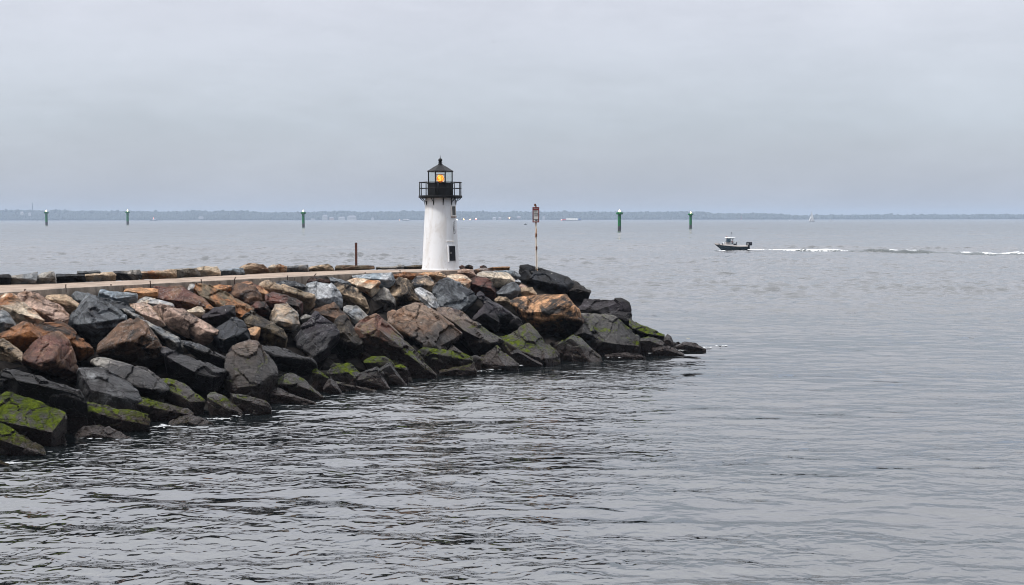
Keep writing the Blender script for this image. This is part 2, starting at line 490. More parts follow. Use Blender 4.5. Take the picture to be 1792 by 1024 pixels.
NR = [0]
def rock(crop, c1, c2, alg, label, shape, tilt=1.0, push=0.0, depth=None, thick=0.8, name='boulder', cat='boulder', group='boulders piled on the breakwater slope', rough=1.0, bev=0.016, anchor=0.65):
    NR[0] += 1
    parts = [chain(s, crop) for s in shape.split('|')]
    if len(parts) == 2:                     # top and bottom only: a ridge one third of the way down
        T, B = parts
        xs = [T[0][0] * .9 + T[-1][0] * .1, T[0][0] * .5 + T[-1][0] * .5, T[0][0] * .1 + T[-1][0] * .9]
        Rg = [(x, interp(T, x) * 0.62 + interp(B, x) * 0.38) for x in xs]
    else:
        T, Rg, B = parts
    mx_ = sum(p[0] for p in T + B) / len(T + B); my_ = sum(p[1] for p in T + B) / len(T + B)
    T, Rg, B = ([(mx_ + (x - mx_) * 1.055, my_ + (y - my_) * 1.055) for x, y in q] for q in (T, Rg, B))
    allp = T + B
    x0 = min(p[0] for p in allp); x1 = max(p[0] for p in allp); y0 = min(p[1] for p in allp); y1 = max(p[1] for p in allp)
    ax, ay = (x0 + x1) / 2, y0 + (y1 - y0) * anchor
    d = depth
    if d is None:
        for _ in range(60):
            d = bank_depth(ax, ay)
            if d is not None: break
            ay += 1.5
    d += push
    u = d / F
    size = u * math.sqrt((x1 - x0) * (y1 - y0))
    fr = lambda x, y: -tilt * max(0.0, y - interp(T, x)) * u
    base = sum(fr(*p) for p in Rg) / len(Rg)
    P = []
    for x, y in T: P.append(at_depth(x, y, d - base * 0.55))
    for x, y in Rg: P.append(at_depth(x, y, d - base * 0.55 + fr(x, y)))
    low = []
    for x, y in B:
        yr = interp(Rg, x)
        o = fr(x, min(yr, y)) + 1.1 * max(0, y - yr) * u
        q = at_depth(x, y, d - base * 0.55 + o); P.append(q); low.append(q)
    cx, cy = (x0 + x1) / 2, (y0 + y1) / 2
    hgt = (y1 - y0) * u
    bk = thick * min(size, hgt * 1.3)
    for x, y in T: P.append(at_depth(cx + (x - cx) * .82, cy + (y - cy) * .80, d - base * 0.55 + bk))
    for x, y in B: P.append(at_depth(cx + (x - cx) * .82, cy + (y - cy) * .85, d - base * 0.55 + bk * 0.8))
    if min(p.z for p in P) < 0.45 and depth is None:
        for q in low:
            P.append(Vector((q.x, q.y + 0.15, min(q.z - 0.3, -0.5))))
    c1 = PAL[c1]; c2 = PAL[c2]
    o = grow_rock(name, P, size, max(0.04, 3.5 * u), c1, c2, alg, 100 + NR[0], rough, bev)
    tag(o, label, cat, group)
    return o
# ------------------------------------------------------------------ the boulders, top of the slope to the waterline
RK = [
('A','cream','rust',0,'cream white boulder with rusty underside at the far left','-60,330 60,285 110,290 210,345 330,430 395,505|-60,400 40,390 220,470 395,512|-60,560 100,580 330,560 392,530'),
('A','pink','brown',0,'pinkish brown boulder with rust streaks just below the kerb at far left','155,305 240,268 330,280 440,340 560,410 612,470|160,360 330,430 450,480 520,520 604,505|200,450 300,520 480,590 600,560'),
('A','buff','tan',0,'smooth rounded tan boulder touching the kerb beside a big grey veined boulder','410,290 490,280 590,285 640,320 712,370|415,330 500,315 600,340 700,400|440,400 480,420 600,470 690,440'),
('A','grey','slate',0,'large blue grey block with white veins, biggest at the upper left','640,500 720,370 780,275 900,320 1040,400 1125,475|580,555 715,430 870,535 950,490 1125,490|590,570 660,610 835,715 950,640 1110,530'),
('A','grey','slate',0,'dark grey block tucked behind the big veined grey boulder','660,290 690,265 760,270 900,300 1080,360 1190,430|660,320 800,350 1000,400 1190,440|700,420 1000,500 1180,480'),
('A','blue','grey',0,'blue grey angular block against the kerb beside an orange cream block','885,240 950,235 1100,265 1220,280|888,262 950,290 1040,320 1130,310 1220,300|900,350 1050,380 1140,400 1210,365'),
('A','orange','rust',0,'orange cream block wedged against the kerb with a rusty face','1110,235 1180,218 1350,222 1410,240|1115,250 1220,265 1300,275 1405,262|1130,330 1220,352 1300,340 1408,310'),
('A','pale','cream',0,'low whitish boulder lying under the orange cream block','1225,350 1300,300 1420,320 1530,360 1548,390|1230,360 1350,355 1470,385 1545,395|1260,400 1390,415 1520,412'),
('A','pink','tan',0,'small pinkish tan pointed boulder below the low whitish one','1170,370 1300,358 1360,385 1440,480 1475,550|1170,402 1285,460 1370,425 1440,520 1472,556|1200,490 1300,530 1440,570'),
('A','grey','dust',0,'small smooth grey boulder cut by the left picture edge','-80,430 20,420 90,470 135,540|-80,520 40,540 132,552|-80,620 50,632 122,602'),
('A','rust','brown',0,'bright rust orange boulder with cracks near the left edge','0,650 60,600 180,540 240,518 290,560 380,650|5,670 150,660 270,610 380,662|60,730 100,760 210,790 330,730 380,675'),
('A','rust','dark',0,'long orange brown boulder behind a dark maroon pyramid','310,550 430,535 540,545 640,590 760,680 825,740|330,640 480,640 640,700 730,760 825,748|400,720 620,820 720,880 830,850'),
('A','maroon','brown',0,'big dark maroon pyramid shaped boulder at the left','190,840 310,700 460,620 540,630 610,700 640,850 720,1020|195,850 300,925 460,860 545,760 640,880 715,1020|200,900 360,975 560,1040 700,1060'),
('A','buff','black',0,'black boulder with buff edge peeking in at left below the orange one','-60,680 40,680 120,730 190,800|-60,720 80,765 186,870|-60,860 80,865 185,890'),
('A','brown','black',0,'big brown and black boulder with rusty crest in the left middle','870,790 960,690 1080,570 1230,490 1330,520 1400,600 1470,750 1500,800|870,805 970,760 1080,720 1280,680 1400,750 1490,810|900,860 1080,890 1200,895 1370,965 1460,890'),
('A','grey','dust',0,'long narrow grey rib of stone slanting down behind the brown and black boulder','1080,400 1200,440 1330,520 1480,600 1600,680 1640,770|1150,450 1300,540 1420,620 1540,700 1640,780|1250,560 1400,700 1500,760 1620,815'),
('B','maroon','brown',0,'layered red brown boulder with flaking cracks touching the kerb','-145,225 -60,205 90,205 200,270 320,350 335,380|-130,310 0,340 120,350 330,388|-100,395 60,425 200,405 320,395'),
('B','pale','dust',0,'smallest round grey stone perched by the kerb','145,230 165,195 200,190 220,215|147,245 185,232 220,232|158,270 200,275 216,255'),
('B','olive','rust',0,'long brown slab with a pale flat top sloping under the round grey stone','190,260 235,195 350,200 480,270 620,350 715,410|195,285 300,310 430,350 560,410 640,470 715,430|230,330 320,380 480,440 630,520 695,480'),
('B','orange','rust',0,'small bright orange flat stone by the kerb','370,210 430,193 540,210|375,225 450,235 535,225|390,255 500,268 535,245'),
('B','brown','slate',0,'dark brown glossy boulder with blue patches below the small orange stone','515,260 590,180 680,185 740,200 800,290 812,330|520,280 620,272 700,340 750,305 808,335|560,330 690,375 790,362'),
('B','orange','maroon',0,'thin orange crested stone behind the dark brown glossy boulder','610,185 720,170 790,220 880,270|690,195 780,260 870,290|700,300 830,345 875,320'),
('B','maroon','dark',0,'small blunt red brown stone in a gap of the upper middle slope','710,390 770,350 840,350 882,420|715,402 790,405 830,395 880,430|750,472 830,482 880,462'),
('B','maroon','dark',0,'wedge shaped dark red boulder with pinkish top edge','850,290 900,262 1020,290 1120,320 1180,360|855,335 960,350 1050,372 1140,390 1180,375|865,390 1000,415 1150,480 1175,440'),
('B','tan','olive',0,'big squared tan beam of stone sloping down from the kerb','800,200 850,155 950,180 1100,240 1220,275 1285,300|805,218 880,185 1050,260 1210,305 1288,310|820,250 1000,330 1150,410 1200,460 1290,380'),
('B','slate','grey',0,'flat dark grey stone between the kerb and the tan beam','905,185 990,162 1120,170 1205,205|910,200 1050,205 1200,215|940,245 1120,255 1200,235'),
('B','pale','grey',0,'pale blue grey rounded boulder with white veins, brightest of the middle slope','1175,250 1225,195 1330,175 1430,190 1500,260 1530,350|1180,262 1250,255 1320,320 1380,300 1470,330 1530,362|1200,330 1260,385 1320,405 1420,405 1522,395'),
('B','dark','maroon',0,'dark maroon stone pressed against the kerb behind the pale blue grey boulder','1180,165 1270,125 1390,120 1430,165|1185,175 1300,160 1425,175|1200,215 1400,215'),
('B','grey','slate',0,'bluish log shaped stone lying along the kerb','1400,150 1440,135 1560,155 1650,190 1700,200|1405,165 1450,160 1560,180 1695,210|1420,190 1560,215 1690,235'),
('C','buff','black',0,'striped buff and black boulder in front of the bluish log shaped stone','-95,200 -60,165 0,190 110,230 190,310 228,420|-90,235 0,255 100,310 180,370 226,430|-80,300 60,372 150,432 222,455'),
('B','purple','black',0,'dark purple block between the long brown slab and a blue black boulder','285,480 360,420 500,380 555,395 572,480|290,500 420,470 500,455 570,500|330,575 420,605 565,570'),
('B','cream','olive',0,'small whitish wedge stone below the layered red brown boulder','140,430 235,388 270,400 298,432|145,442 215,442 296,442|160,475 260,488 296,465'),
('B','brown','rust',0,'small brown stone between the whitish wedge and the purple block','270,405 340,370 392,410|275,418 340,410 390,425|290,445 382,440'),
('B','pink','black',0,'long boulder with a flat pale pink top and blackened flank','-150,400 -100,378 60,408 200,465 330,545 405,600|-150,425 0,455 120,505 250,590 402,640|-140,520 -60,565 100,650 260,740 365,695'),
('B','slate','slate',0,'blue black fractured slate boulder in the left centre','370,640 410,590 580,495 650,530 690,620 712,690|375,665 480,690 560,650 660,640 708,700|380,740 500,830 600,755 702,725'),
('B','orange','tan',0,'small orange tan stone stuck between two dark boulders','680,590 720,575 800,585|690,642 750,652 797,602|715,692 770,712 792,645'),
('B','dark','olive',0,'rounded dark brown boulder below the grey striped round boulder','655,500 720,440 800,480 900,530 1000,600 1042,690|660,522 760,565 880,605 940,600 1020,660 1040,700|690,630 800,705 900,745 1030,765'),
('B','dust','tan',0,'rounded grey boulder with cream stripes at the middle of the slope','880,490 930,380 1040,372 1110,430 1162,530|885,502 970,525 1060,545 1157,550|910,545 1000,585 1120,605 1160,582'),
('B','purple','slate',0,'big flat sided purple slate block tilted towards the water','1095,690 1170,580 1290,440 1380,490 1470,560 1502,610|1096,697 1200,770 1290,850 1400,740 1500,622|1120,730 1290,885 1350,880 1500,690',0.6),
('B','brown','dark',0,'shaggy brown stone beside the pale blue grey boulder','1265,425 1350,400 1460,362 1550,440 1600,510|1275,442 1400,455 1500,505 1600,522|1330,480 1450,570 1600,570'),
('C','olive','dark',0,'tall brown boulder with lumpy dark foot behind mossy rocks','-75,570 -40,500 20,480 80,540 165,650|-70,630 20,660 100,720 165,735|-85,810 0,865 100,865 170,855'),
('B','dust','grey',0,'small plain grey stone hidden above the purple slate block','1155,492 1200,460 1248,475|1160,505 1240,492|1175,535 1242,525'),
('C','dust','grey',0,'mid grey boulder with a wavy bright edge','0,395 40,378 70,405 140,390 190,440 232,490|5,422 80,470 150,520 228,502|30,500 60,522 150,562 212,542'),
('C','blue','pale',0,'flat blue grey block against the kerb above the cream blocks','90,115 250,95 430,92 456,150|95,132 300,142 400,152 452,162|200,215 330,222 430,226 456,182'),
('C','cream','rust',0,'bright cream block with rusty side in the upper middle','40,160 120,138 230,150 325,160|60,182 150,192 250,232 325,167|150,240 190,252 260,306 322,240'),
('C','rust','brown',0,'long rusty brown block set along the kerb before the lighthouse','455,105 560,85 690,90 772,110|460,120 600,110 768,122|462,155 640,170 755,155'),
('C','orange','tan',0,'golden tan block at the foot of the lighthouse','660,95 760,78 860,85 930,120|668,108 760,105 925,128|700,140 850,170 928,152'),
('C','slate','tan',0,'round dark grey boulder with ochre streaks below the lighthouse','620,180 660,120 740,110 800,150 822,200|625,202 720,192 816,216|660,235 690,245 770,257 816,237'),
('C','buff','dark',0,'craggy buff and black boulder below the rusty brown block','400,240 450,170 510,140 580,160 640,230 692,320|405,282 500,302 600,275 692,332|430,400 450,422 580,425 682,372',0.7,1.5),
('C','dust','dark',0,'rough mottled grey stone leaning on the craggy buff boulder','260,330 300,260 370,225 420,260 462,330|265,347 340,332 420,352 462,382|290,410 380,445 462,432',0.7,1.5),
('C','pale','dust',0,'light grey slanted stone beside the large greenish grey block','650,240 690,220 790,270 830,310 857,390|655,252 740,332 800,392 856,396|670,300 690,330 780,402 850,406'),
('C','grey','slate',0,'large greenish grey block below the lighthouse','810,230 870,160 940,130 1050,190 1150,260 1192,310|812,245 870,372 960,397 1050,412 1120,350 1190,322|830,330 860,385 1000,412 1080,437 1182,352',0.65),
('C','cream','rust',0,'cream and rust block beside the large greenish grey block','920,125 980,105 1080,105 1152,155|930,142 1020,162 1090,197 1150,167|960,180 1000,200 1100,242 1142,202'),
('C','pink','brown',0,'pinkish brown stone at the lighthouse foot on the seaward side','1030,70 1080,52 1160,65 1192,110|1035,87 1130,92 1189,116|1060,125 1150,147 1186,132'),
('C','maroon','dark',0,'dark maroon boulder with a pale top edge under the cream one','1150,150 1200,125 1290,140 1340,180 1372,250|1150,182 1240,212 1320,232 1370,272|1160,265 1270,305 1362,322'),
('C','cream','dust',0,'pale cream flat sided boulder seaward of the lighthouse','1190,115 1260,80 1370,75 1480,95 1537,150|1195,132 1300,132 1420,142 1500,152 1535,162|1230,185 1390,222 1500,205 1532,182'),
('C','blue','grey',0,'flat blue grey stone behind the pale cream boulder','1360,70 1450,60 1540,70 1582,110|1365,82 1460,78 1580,120|1400,130 1560,152'),
('C','brown','grey',0,'brown grey flat stone behind the pinkish brown one','1170,60 1250,40 1320,50 1345,80|1175,72 1250,62 1342,86|1190,105 1330,108'),
('C','orange','brown',0,'thin flat slab with an orange top on the seaward crest','1310,40 1400,27 1495,35|1315,47 1400,40 1494,44|1330,70 1490,68'),
('C','brown','maroon',0,'small brown stone standing just behind the lighthouse base','1036,35 1070,20 1112,40|1040,42 1110,46|1045,65 1110,65'),
('C','dark','brown',0,'low rounded dark stone on the crest behind the pinkish brown one','1095,30 1130,14 1167,35|1098,36 1165,42|1100,60 1165,60'),
('C','dark','maroon',0,'tiny dark stone on the crest near the orange topped slab','1228,32 1260,20 1292,36|1230,38 1290,42|1232,55 1290,55'),
('C','grey','slate',0,'mid grey rounded boulder below the pale cream flat sided one','1380,270 1440,210 1530,170 1575,200 1592,260|1385,282 1470,272 1560,235 1590,272|1400,312 1500,337 1562,312'),
('C','olive','tan',0,'smooth round tan stone below the mid grey rounded boulder','1360,330 1400,302 1460,310 1512,345|1365,342 1440,340 1508,355|1390,375 1480,395 1507,372'),
('C','pink','maroon',0,'tiny pinkish stone under the big dark sign boulder','1565,215 1600,188 1650,210|1570,225 1645,222|1580,262 1645,258'),
('C','taupe','brown',0,'largest tan brown slab tilted below the craggy buff boulder','425,450 480,425 640,380 740,380 860,440 980,530 1062,620|430,535 560,600 660,685 760,750 880,735 960,690 1060,640|450,570 680,745 780,792 920,772 1042,695',0.7),
('C','taupe','purple',0.5,'long brown slab with algae tip beside the largest tan slab','840,410 920,393 1060,430 1180,520 1300,590 1380,660 1412,700|850,442 1000,535 1080,600 1200,665 1310,715 1408,715|900,600 1000,690 1150,805 1250,825 1382,745'),
('C','purple','black',0,'purple black wedge facing the water below the dark maroon boulder','1160,510 1230,400 1280,345 1340,400 1402,520|1165,522 1270,450 1320,420 1397,542|1200,540 1330,605 1402,605'),
('C','purple','slate',0,'long dark purple slab with a smooth straight upper face','1210,290 1240,275 1340,340 1480,440 1600,520 1632,550|1215,302 1290,380 1400,440 1500,500 1630,557|1330,500 1390,605 1430,655 1560,625 1630,585'),
('C','brown','maroon',0.7,'reddish brown boulder with a long ridge running down to green algae','125,560 230,480 290,450 400,540 560,680 680,830 790,960 822,1000|130,582 220,640 310,600 440,670 560,780 700,915 815,1012|160,690 250,870 500,965 650,1045 812,1035'),
('D','slate','black',0,'big dark grey crest boulder carrying the sign post','225,190 235,115 290,103 370,125 480,170 590,210 642,270|225,202 330,222 440,215 520,260 640,287|240,270 380,325 520,350 612,345',0.7),
('D','dark','black',0,'black brown boulder capping the seaward end of the crest','600,240 650,232 720,265 772,310|605,302 680,295 766,327|610,375 700,428 748,402'),
('D','tan','buff',0,'small square tan stone under the dark crest boulder','225,300 250,282 320,285 352,330|232,315 290,312 350,338|240,352 332,352'),
('D','dark','orange',0,'huge dark block with orange brown cracked top near the tip','175,400 240,350 400,325 590,320 640,380 690,460 712,540|180,412 290,470 380,465 480,425 590,390 660,460 708,560|230,500 300,605 450,665 620,692 692,605',0.75),
('D','purple','black',0,'flat topped black purple block overlooking the tip','690,460 740,385 960,372 1010,380 1065,410 1092,520|695,472 800,467 950,415 1010,402 1088,542|720,510 900,545 1080,602'),
('D','dust','purple',0.6,'big grey slab with a green band near the tip','700,500 760,485 900,490 1000,530 1080,600 1160,680 1187,740|690,592 780,642 880,700 980,722 1100,712 1182,747|720,685 800,792 1000,805 1152,802',0.7),
('D','olive','dark',1.0,'low green algae covered slope of rock at the tip','1090,540 1160,560 1260,610 1352,650|1095,592 1200,642 1350,667|1120,655 1260,695 1352,692'),
('D','olive','black',0.5,'rounded olive black boulder below the green slope at the tip','1165,690 1230,672 1310,690 1352,720|1170,710 1240,705 1345,735|1190,772 1280,790 1345,755'),
('D','olive','dark',0.3,'small upright dark stone at the tip beside the rounded olive one','1350,690 1380,648 1410,665 1427,720|1355,702 1388,690 1425,728|1368,745 1424,745'),
('D','brown','dark',0,'brown low boulder at the water at the tip','1270,760 1340,732 1430,750 1502,805|1275,775 1350,770 1498,810|1280,825 1495,820'),
('D','black','dark',0,'lone black rock awash beyond the tip','1450,745 1510,702 1600,720 1682,765|1455,752 1530,735 1600,742 1678,768|1460,768 1675,775'),
('D','taupe','olive',0.7,'olive brown boulder with a broad mossy face below the orange topped block','75,680 180,620 290,577 370,640 450,730 517,810|80,692 180,680 250,785 390,842 513,824|90,745 240,805 330,875 512,855'),
('D','dust','black',0.6,'pyramid boulder with a light grey edge at the waterline','515,740 590,680 640,642 720,720 852,830|515,762 620,705 700,770 790,848|520,835 650,865 800,862 848,850'),
('D','dark','black',0.2,'flat black rock barely above water near the pyramid boulder','890,812 1040,790 1202,825|895,818 1040,805 1200,830|900,835 1195,838'),
('D','dark','black',0,'dark wedge between the orange topped block and the green banded slab','650,645 720,572 795,642|655,660 725,640 792,660|680,725 802,725'),
('D','dark','black',0,'low dark stone beside the brown wedge at the waterline','155,795 200,765 280,830 392,885|160,805 210,800 290,850 390,888|200,895 385,898'),
('C','olive','black',1.0,'broad dark rock with bright moss along its top below the largest tan slab','685,790 760,762 880,775 960,800 1080,815 1162,860|690,822 800,822 950,832 1100,842 1160,872|740,905 900,935 1100,935 1160,905'),
('C','taupe','brown',0.3,'small brown stone between two mossy boulders','945,778 990,745 1072,805|950,790 1000,785 1068,812|960,818 1062,825'),
('C','olive','dark',1.2,'low green weedy rock dipping into the water','865,968 960,935 1080,912 1165,905 1192,960|870,982 1000,962 1185,965|880,998 1080,1008 1187,992'),
('C','taupe','brown',0.35,'brown pointed boulder at the waterline with dark left flank','1170,890 1260,820 1380,750 1460,800 1540,860 1562,910|1172,897 1290,850 1390,830 1450,920 1557,922|1180,945 1400,952 1557,940'),
('C','dust','dark',0,'small barnacled grey stone beside the brown pointed boulder','1145,842 1200,828 1237,850|1150,855 1235,860|1170,885 1232,875'),
('E','slate','black',0,'long black slate slab with a wet glossy top at the lower left','10,60 60,20 200,40 350,80 480,130 640,200 692,260|10,82 150,112 350,172 540,202 690,272|20,215 250,305 450,405 640,475 692,425'),
('E','purple','pale',0,'wet silvery purple slab beside the long black slate','625,10 700,0 830,10 960,70 1060,150 1132,260|640,40 740,190 880,232 1000,262 1127,277|660,150 700,265 850,315 1000,345 1112,325'),
('E','purple','dust',0,'flat grey purple slab pitted on top, below the brown and black boulder','760,-30 840,-50 1000,-10 1180,30 1290,110 1352,180|850,30 960,82 1120,162 1240,192 1347,207|880,80 1000,155 1150,255 1300,290 1347,232'),
('F','purple','slate',0,'ragged purple slab with broken upper edge left of the taupe boulder','20,130 60,125 170,170 300,200 400,240 477,295|40,172 120,232 260,292 380,322 472,302|60,345 250,395 380,425 452,372'),
('F','dark','slate',0,'thin dark slab above the ragged purple one','160,65 220,70 330,115 430,160 502,205|165,87 260,132 380,172 500,212|200,155 330,235 450,255 500,228'),
('F','taupe','purple',0.45,'big upright taupe boulder with dark wet foot in the left centre','480,170 520,110 620,75 690,80 740,140 800,200 827,260|465,300 560,395 700,378 760,330 825,267|480,335 530,435 700,475 790,425 822,355',0.65),
('F','slate','black',0,'long black slab with silvery rim beside the upright taupe boulder','715,105 830,105 940,150 1050,185 1112,215|720,132 830,167 960,187 1060,202 1112,217|740,200 830,265 950,305 1080,315 1112,265'),
('F','taupe','olive',0.75,'olive brown block with a green top below the ragged purple slab','-20,340 60,340 170,380 260,440 307,490|0,362 50,405 150,465 200,492 305,502|-10,450 10,475 120,535 282,545'),
('E','taupe','dark',1.1,'large black block with mossy front shelf at the lower left','-20,220 60,215 200,260 340,320 450,350 517,400|-20,430 130,425 330,522 410,542 515,412|-20,575 200,605 390,675 512,565',0.75),
('E','dust','dark',1.2,'mossy slab with barnacled tip at the bottom left corner','-20,480 40,490 110,540 250,610 380,690|-20,602 60,622 180,672 280,682 397,732|-20,775 200,775 392,752'),
('E','dark','black',1.4,'weed covered green rock awash at the left edge, lowest of all','-20,765 50,780 120,825 177,840|-20,802 80,832 172,846|-20,875 90,875 172,858'),
('E','taupe','dust',1.2,'flat mossy slab leaning out over the water at the lower left','690,300 800,310 950,340 1100,380 1195,400 1217,450|690,372 800,392 940,442 1060,472 1200,492|700,485 900,545 1080,575 1217,548'),
('E','brown','dark',0.3,'rough brown barnacled rock at the waterline between two mossy slabs','640,560 700,490 810,480 900,520 1062,590|632,592 760,565 900,565 1060,602|612,618 800,630 1060,614',0.8,0,None,0.8,'boulder','boulder','boulders piled on the breakwater slope',1.6),
('E','taupe','dark',0.9,'dark rock with a thin mossy rim behind the foaming gap','1135,260 1250,285 1400,320 1520,350 1562,390|1135,322 1260,332 1400,362 1552,402|1140,435 1250,475 1400,445 1550,442'),
('F','dark','black',0.6,'black triangular rock standing in the water ahead of the foam','70,660 140,610 220,590 300,620 400,680 482,715|68,672 200,655 320,682 477,722|70,715 250,740 440,735'),
('F','dust','dark',0.8,'barnacled grey rock with a green cap at the waterline','335,450 370,430 460,460 520,500 582,570|340,472 390,505 470,545 580,582|360,565 440,595 570,595'),
('F','dust','black',0.8,'dark rock with a curled green top and pale nose at the waterline','500,435 560,455 680,480 750,495 787,545|520,472 620,502 720,502 785,552|560,565 650,595 782,565'),
('F','olive','dark',0.7,'rounded black green boulder under the long black slab','830,320 930,300 1010,340 1100,390 1152,450|830,372 980,382 1080,422 1150,462|860,455 1000,495 1142,515'),
('F','dark','black',0.5,'low dark slab with a thin pale edge at the water below the rounded green one','790,440 840,412 920,440 1020,480 1112,515|792,462 880,452 1000,492 1107,522|800,515 1000,535 1107,530'),
('F','olive','olive',1.2,'small bright green tipped stone in a gap','1085,285 1110,262 1160,290 1202,330|1088,298 1130,300 1200,338|1090,325 1130,385 1197,372'),
('F','dark','black',1.0,'black wedge with a green sloping face in the middle of the waterline','1190,290 1240,225 1350,230 1380,250 1427,305|1195,302 1280,250 1340,300 1380,322 1422,312|1200,345 1320,355 1402,335'),
('F','dark','black',0.4,'long black tilted slab at the waterline with a brown rim','1310,350 1420,310 1540,262 1580,300 1632,400|1312,362 1450,345 1560,312 1627,412|1330,395 1480,425 1622,428'),
('F','black','dark',0.3,'upright black wedge beside the long tilted slab at the waterline','1560,270 1640,222 1700,300 1757,385|1562,285 1640,250 1700,330 1755,390|1600,400 1620,405 1752,396'),
('F','olive','dark',1.4,'stone with a flat bright green top above the black wedges','1460,215 1500,178 1600,180 1640,205 1667,240|1465,220 1560,227 1662,242|1480,265 1600,285 1662,272'),
('F','olive','dark',0.9,'small green brown stone behind the upright black wedge','1668,245 1720,232 1755,255 1767,290|1672,262 1720,255 1764,296|1690,332 1762,322'),
('F','brown','dark',0,'cluster like knobbly small rock in the foam by the mossy wedge','1165,402 1215,325 1240,350 1302,440|1168,415 1220,380 1298,445|1168,445 1300,455'),
('F','dust','dark',0.6,'low barnacled ledge awash below the black wedges','1250,360 1360,380 1480,400 1532,425|1255,375 1370,392 1530,428|1280,425 1400,440 1530,434'),
]
for rec in RK:
    rock(rec[0], rec[1], rec[2], rec[3], rec[4], rec[5], *rec[6:])

# blocks in a row along the far side of the walkway
BLK = [
('G','black','slate','black block at the left end of the far row','-30,206 60,198 78,215|-30,222 76,224|-30,277 76,276'),
('G','dust','grey','wide light grey block in the far row beside the black end block','78,212 170,185 262,183|78,225 170,222 250,232|80,276 246,273'),
('G','dust','pale','grey block with a sharp upper corner in the far row','236,228 290,190 375,178 393,228|240,238 300,222 392,232|238,273 393,265'),
('G','slate','black','broad black block in the far row before a grey tan one','394,196 480,186 560,193 596,200|394,216 490,213 596,210|395,263 596,256'),
('G','dark','grey','low dark stone behind the grey tan block of the far row','540,180 600,170 702,172|540,190 700,186|545,245 700,240'),
('G','buff','dust','grey tan block in the far row with a cracked face','596,200 700,182 780,184 806,205|598,212 700,202 804,215|598,252 804,247'),
('G','slate','dust','long grey black block in the far row','790,178 860,168 970,170 986,200|795,192 880,182 984,205|806,243 985,237'),
('G','tan','rust','rusty orange block with cream end in the far row','982,180 1100,170 1228,168 1230,195|984,192 1100,184 1229,195|986,236 1229,230'),
('G','dust','olive','grey tan block rising behind the rusty orange block','1190,162 1280,148 1380,160 1392,190|1195,172 1290,165 1390,192|1230,227 1390,217'),
('G','cream','buff','crusty cream stone in the far row','1345,162 1430,143 1510,150 1538,190|1350,175 1440,165 1535,192|1388,219 1535,211'),
('G','grey','blue','blue grey flat block in the far row before a brown one','1530,170 1580,156 1690,155 1706,190|1535,178 1600,172 1704,190|1535,211 1704,205'),
('H','brown','tan','brown pitched block tallest in the far row','100,190 180,155 300,165 346,205|110,205 190,178 344,212|135,248 344,242'),
('H','cream','rust','whitish block with rust stain beside the tallest brown block','345,190 380,170 450,163 502,180|350,198 400,185 500,190|348,240 502,236'),
('H','grey','dust','long flat grey block in the far row','495,180 560,168 690,166 700,205|498,188 580,182 698,205|500,237 700,230'),
('H','olive','tan','rounded brown block in the far row before the post','700,190 760,175 860,158 900,180 927,215|705,200 800,186 924,216|705,226 926,221'),
('H','olive','brown','long low flat block at the foot of the rusty post','935,190 945,174 1220,170 1262,175 1272,205|937,198 1100,186 1270,206|937,220 1270,209'),
('H','dust','olive','low scatter stone in the far row nearest beyond the post','1285,190 1350,180 1460,184|1287,195 1458,192|1290,208 1460,206'),
('H','dust','pale','low pale stone in the far row towards the lighthouse','1450,178 1490,163 1535,170|1452,186 1534,182|1455,206 1534,204'),
('H','slate','olive','dark stone of the far row touching the lighthouse','1525,178 1560,168 1700,165|1527,186 1700,182|1530,205 1700,205'),
]
for crop, c1, c2, label, shape in BLK:
    B = chain(shape.split('|')[-1], crop)
    d = sum(depth_on_z(x, y, W) for x, y in B) / len(B)
    rock(crop, c1, c2, 0, label, shape, tilt=0.9, depth=d + 0.5, thick=0.9, name='stone_block', cat='stone block', group='stone blocks along the far edge of the walkway', rough=0.6, bev=0.02)

# bank under the boulders and the small rubble packed in its gaps
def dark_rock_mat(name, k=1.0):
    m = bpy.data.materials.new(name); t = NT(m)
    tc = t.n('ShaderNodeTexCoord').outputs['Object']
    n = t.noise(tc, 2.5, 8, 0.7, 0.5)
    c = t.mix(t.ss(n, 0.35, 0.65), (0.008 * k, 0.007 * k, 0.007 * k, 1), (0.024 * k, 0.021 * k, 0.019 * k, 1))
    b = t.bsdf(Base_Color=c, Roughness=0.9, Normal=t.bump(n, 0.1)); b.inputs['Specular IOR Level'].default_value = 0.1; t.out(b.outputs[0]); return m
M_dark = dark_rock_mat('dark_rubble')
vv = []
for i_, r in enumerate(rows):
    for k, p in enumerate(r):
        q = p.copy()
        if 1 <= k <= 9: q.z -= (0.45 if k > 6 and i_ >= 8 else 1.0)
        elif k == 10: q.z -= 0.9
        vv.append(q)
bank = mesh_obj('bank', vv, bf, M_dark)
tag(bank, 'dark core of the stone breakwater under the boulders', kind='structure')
rs = random.Random(5)
vs_, fs_ = [], []
for i in range(520):
    a = rs.uniform(0.12, 0.985); q = a * (len(rows) - 1); ii = int(q); fr_ = q - ii
    s = rs.uniform(0.02, 0.98)
    p = toe3[ii].lerp(toe3[ii + 1], fr_).lerp(crest3[ii].lerp(crest3[ii + 1], fr_), s)
    c = p + Vector((rs.uniform(-.2, .2), 0.55 + rs.uniform(0, .3), -1.0 + rs.uniform(0, .2)))
    bm = bmesh.new(); sz = rs.uniform(0.35, 0.75)
    for _ in range(11):
        bm.verts.new(c + Vector((rs.gauss(0, 1), rs.gauss(0, 1), rs.gauss(0, .8))).normalized() * sz * rs.uniform(.7, 1.1))
    bmesh.ops.convex_hull(bm, input=bm.verts[:])
    bmesh.ops.delete(bm, geom=[v for v in bm.verts if not v.link_faces], context='VERTS')
    bm.verts.index_update(); o = len(vs_)
    vs_ += [v.co.copy() for v in bm.verts]; fs_ += [tuple(o + v.index for v in f.verts) for f in bm.faces]
    bm.free()
rb = mesh_obj('rubble', vs_, fs_, dark_rock_mat('rubble_stone', 1.2))
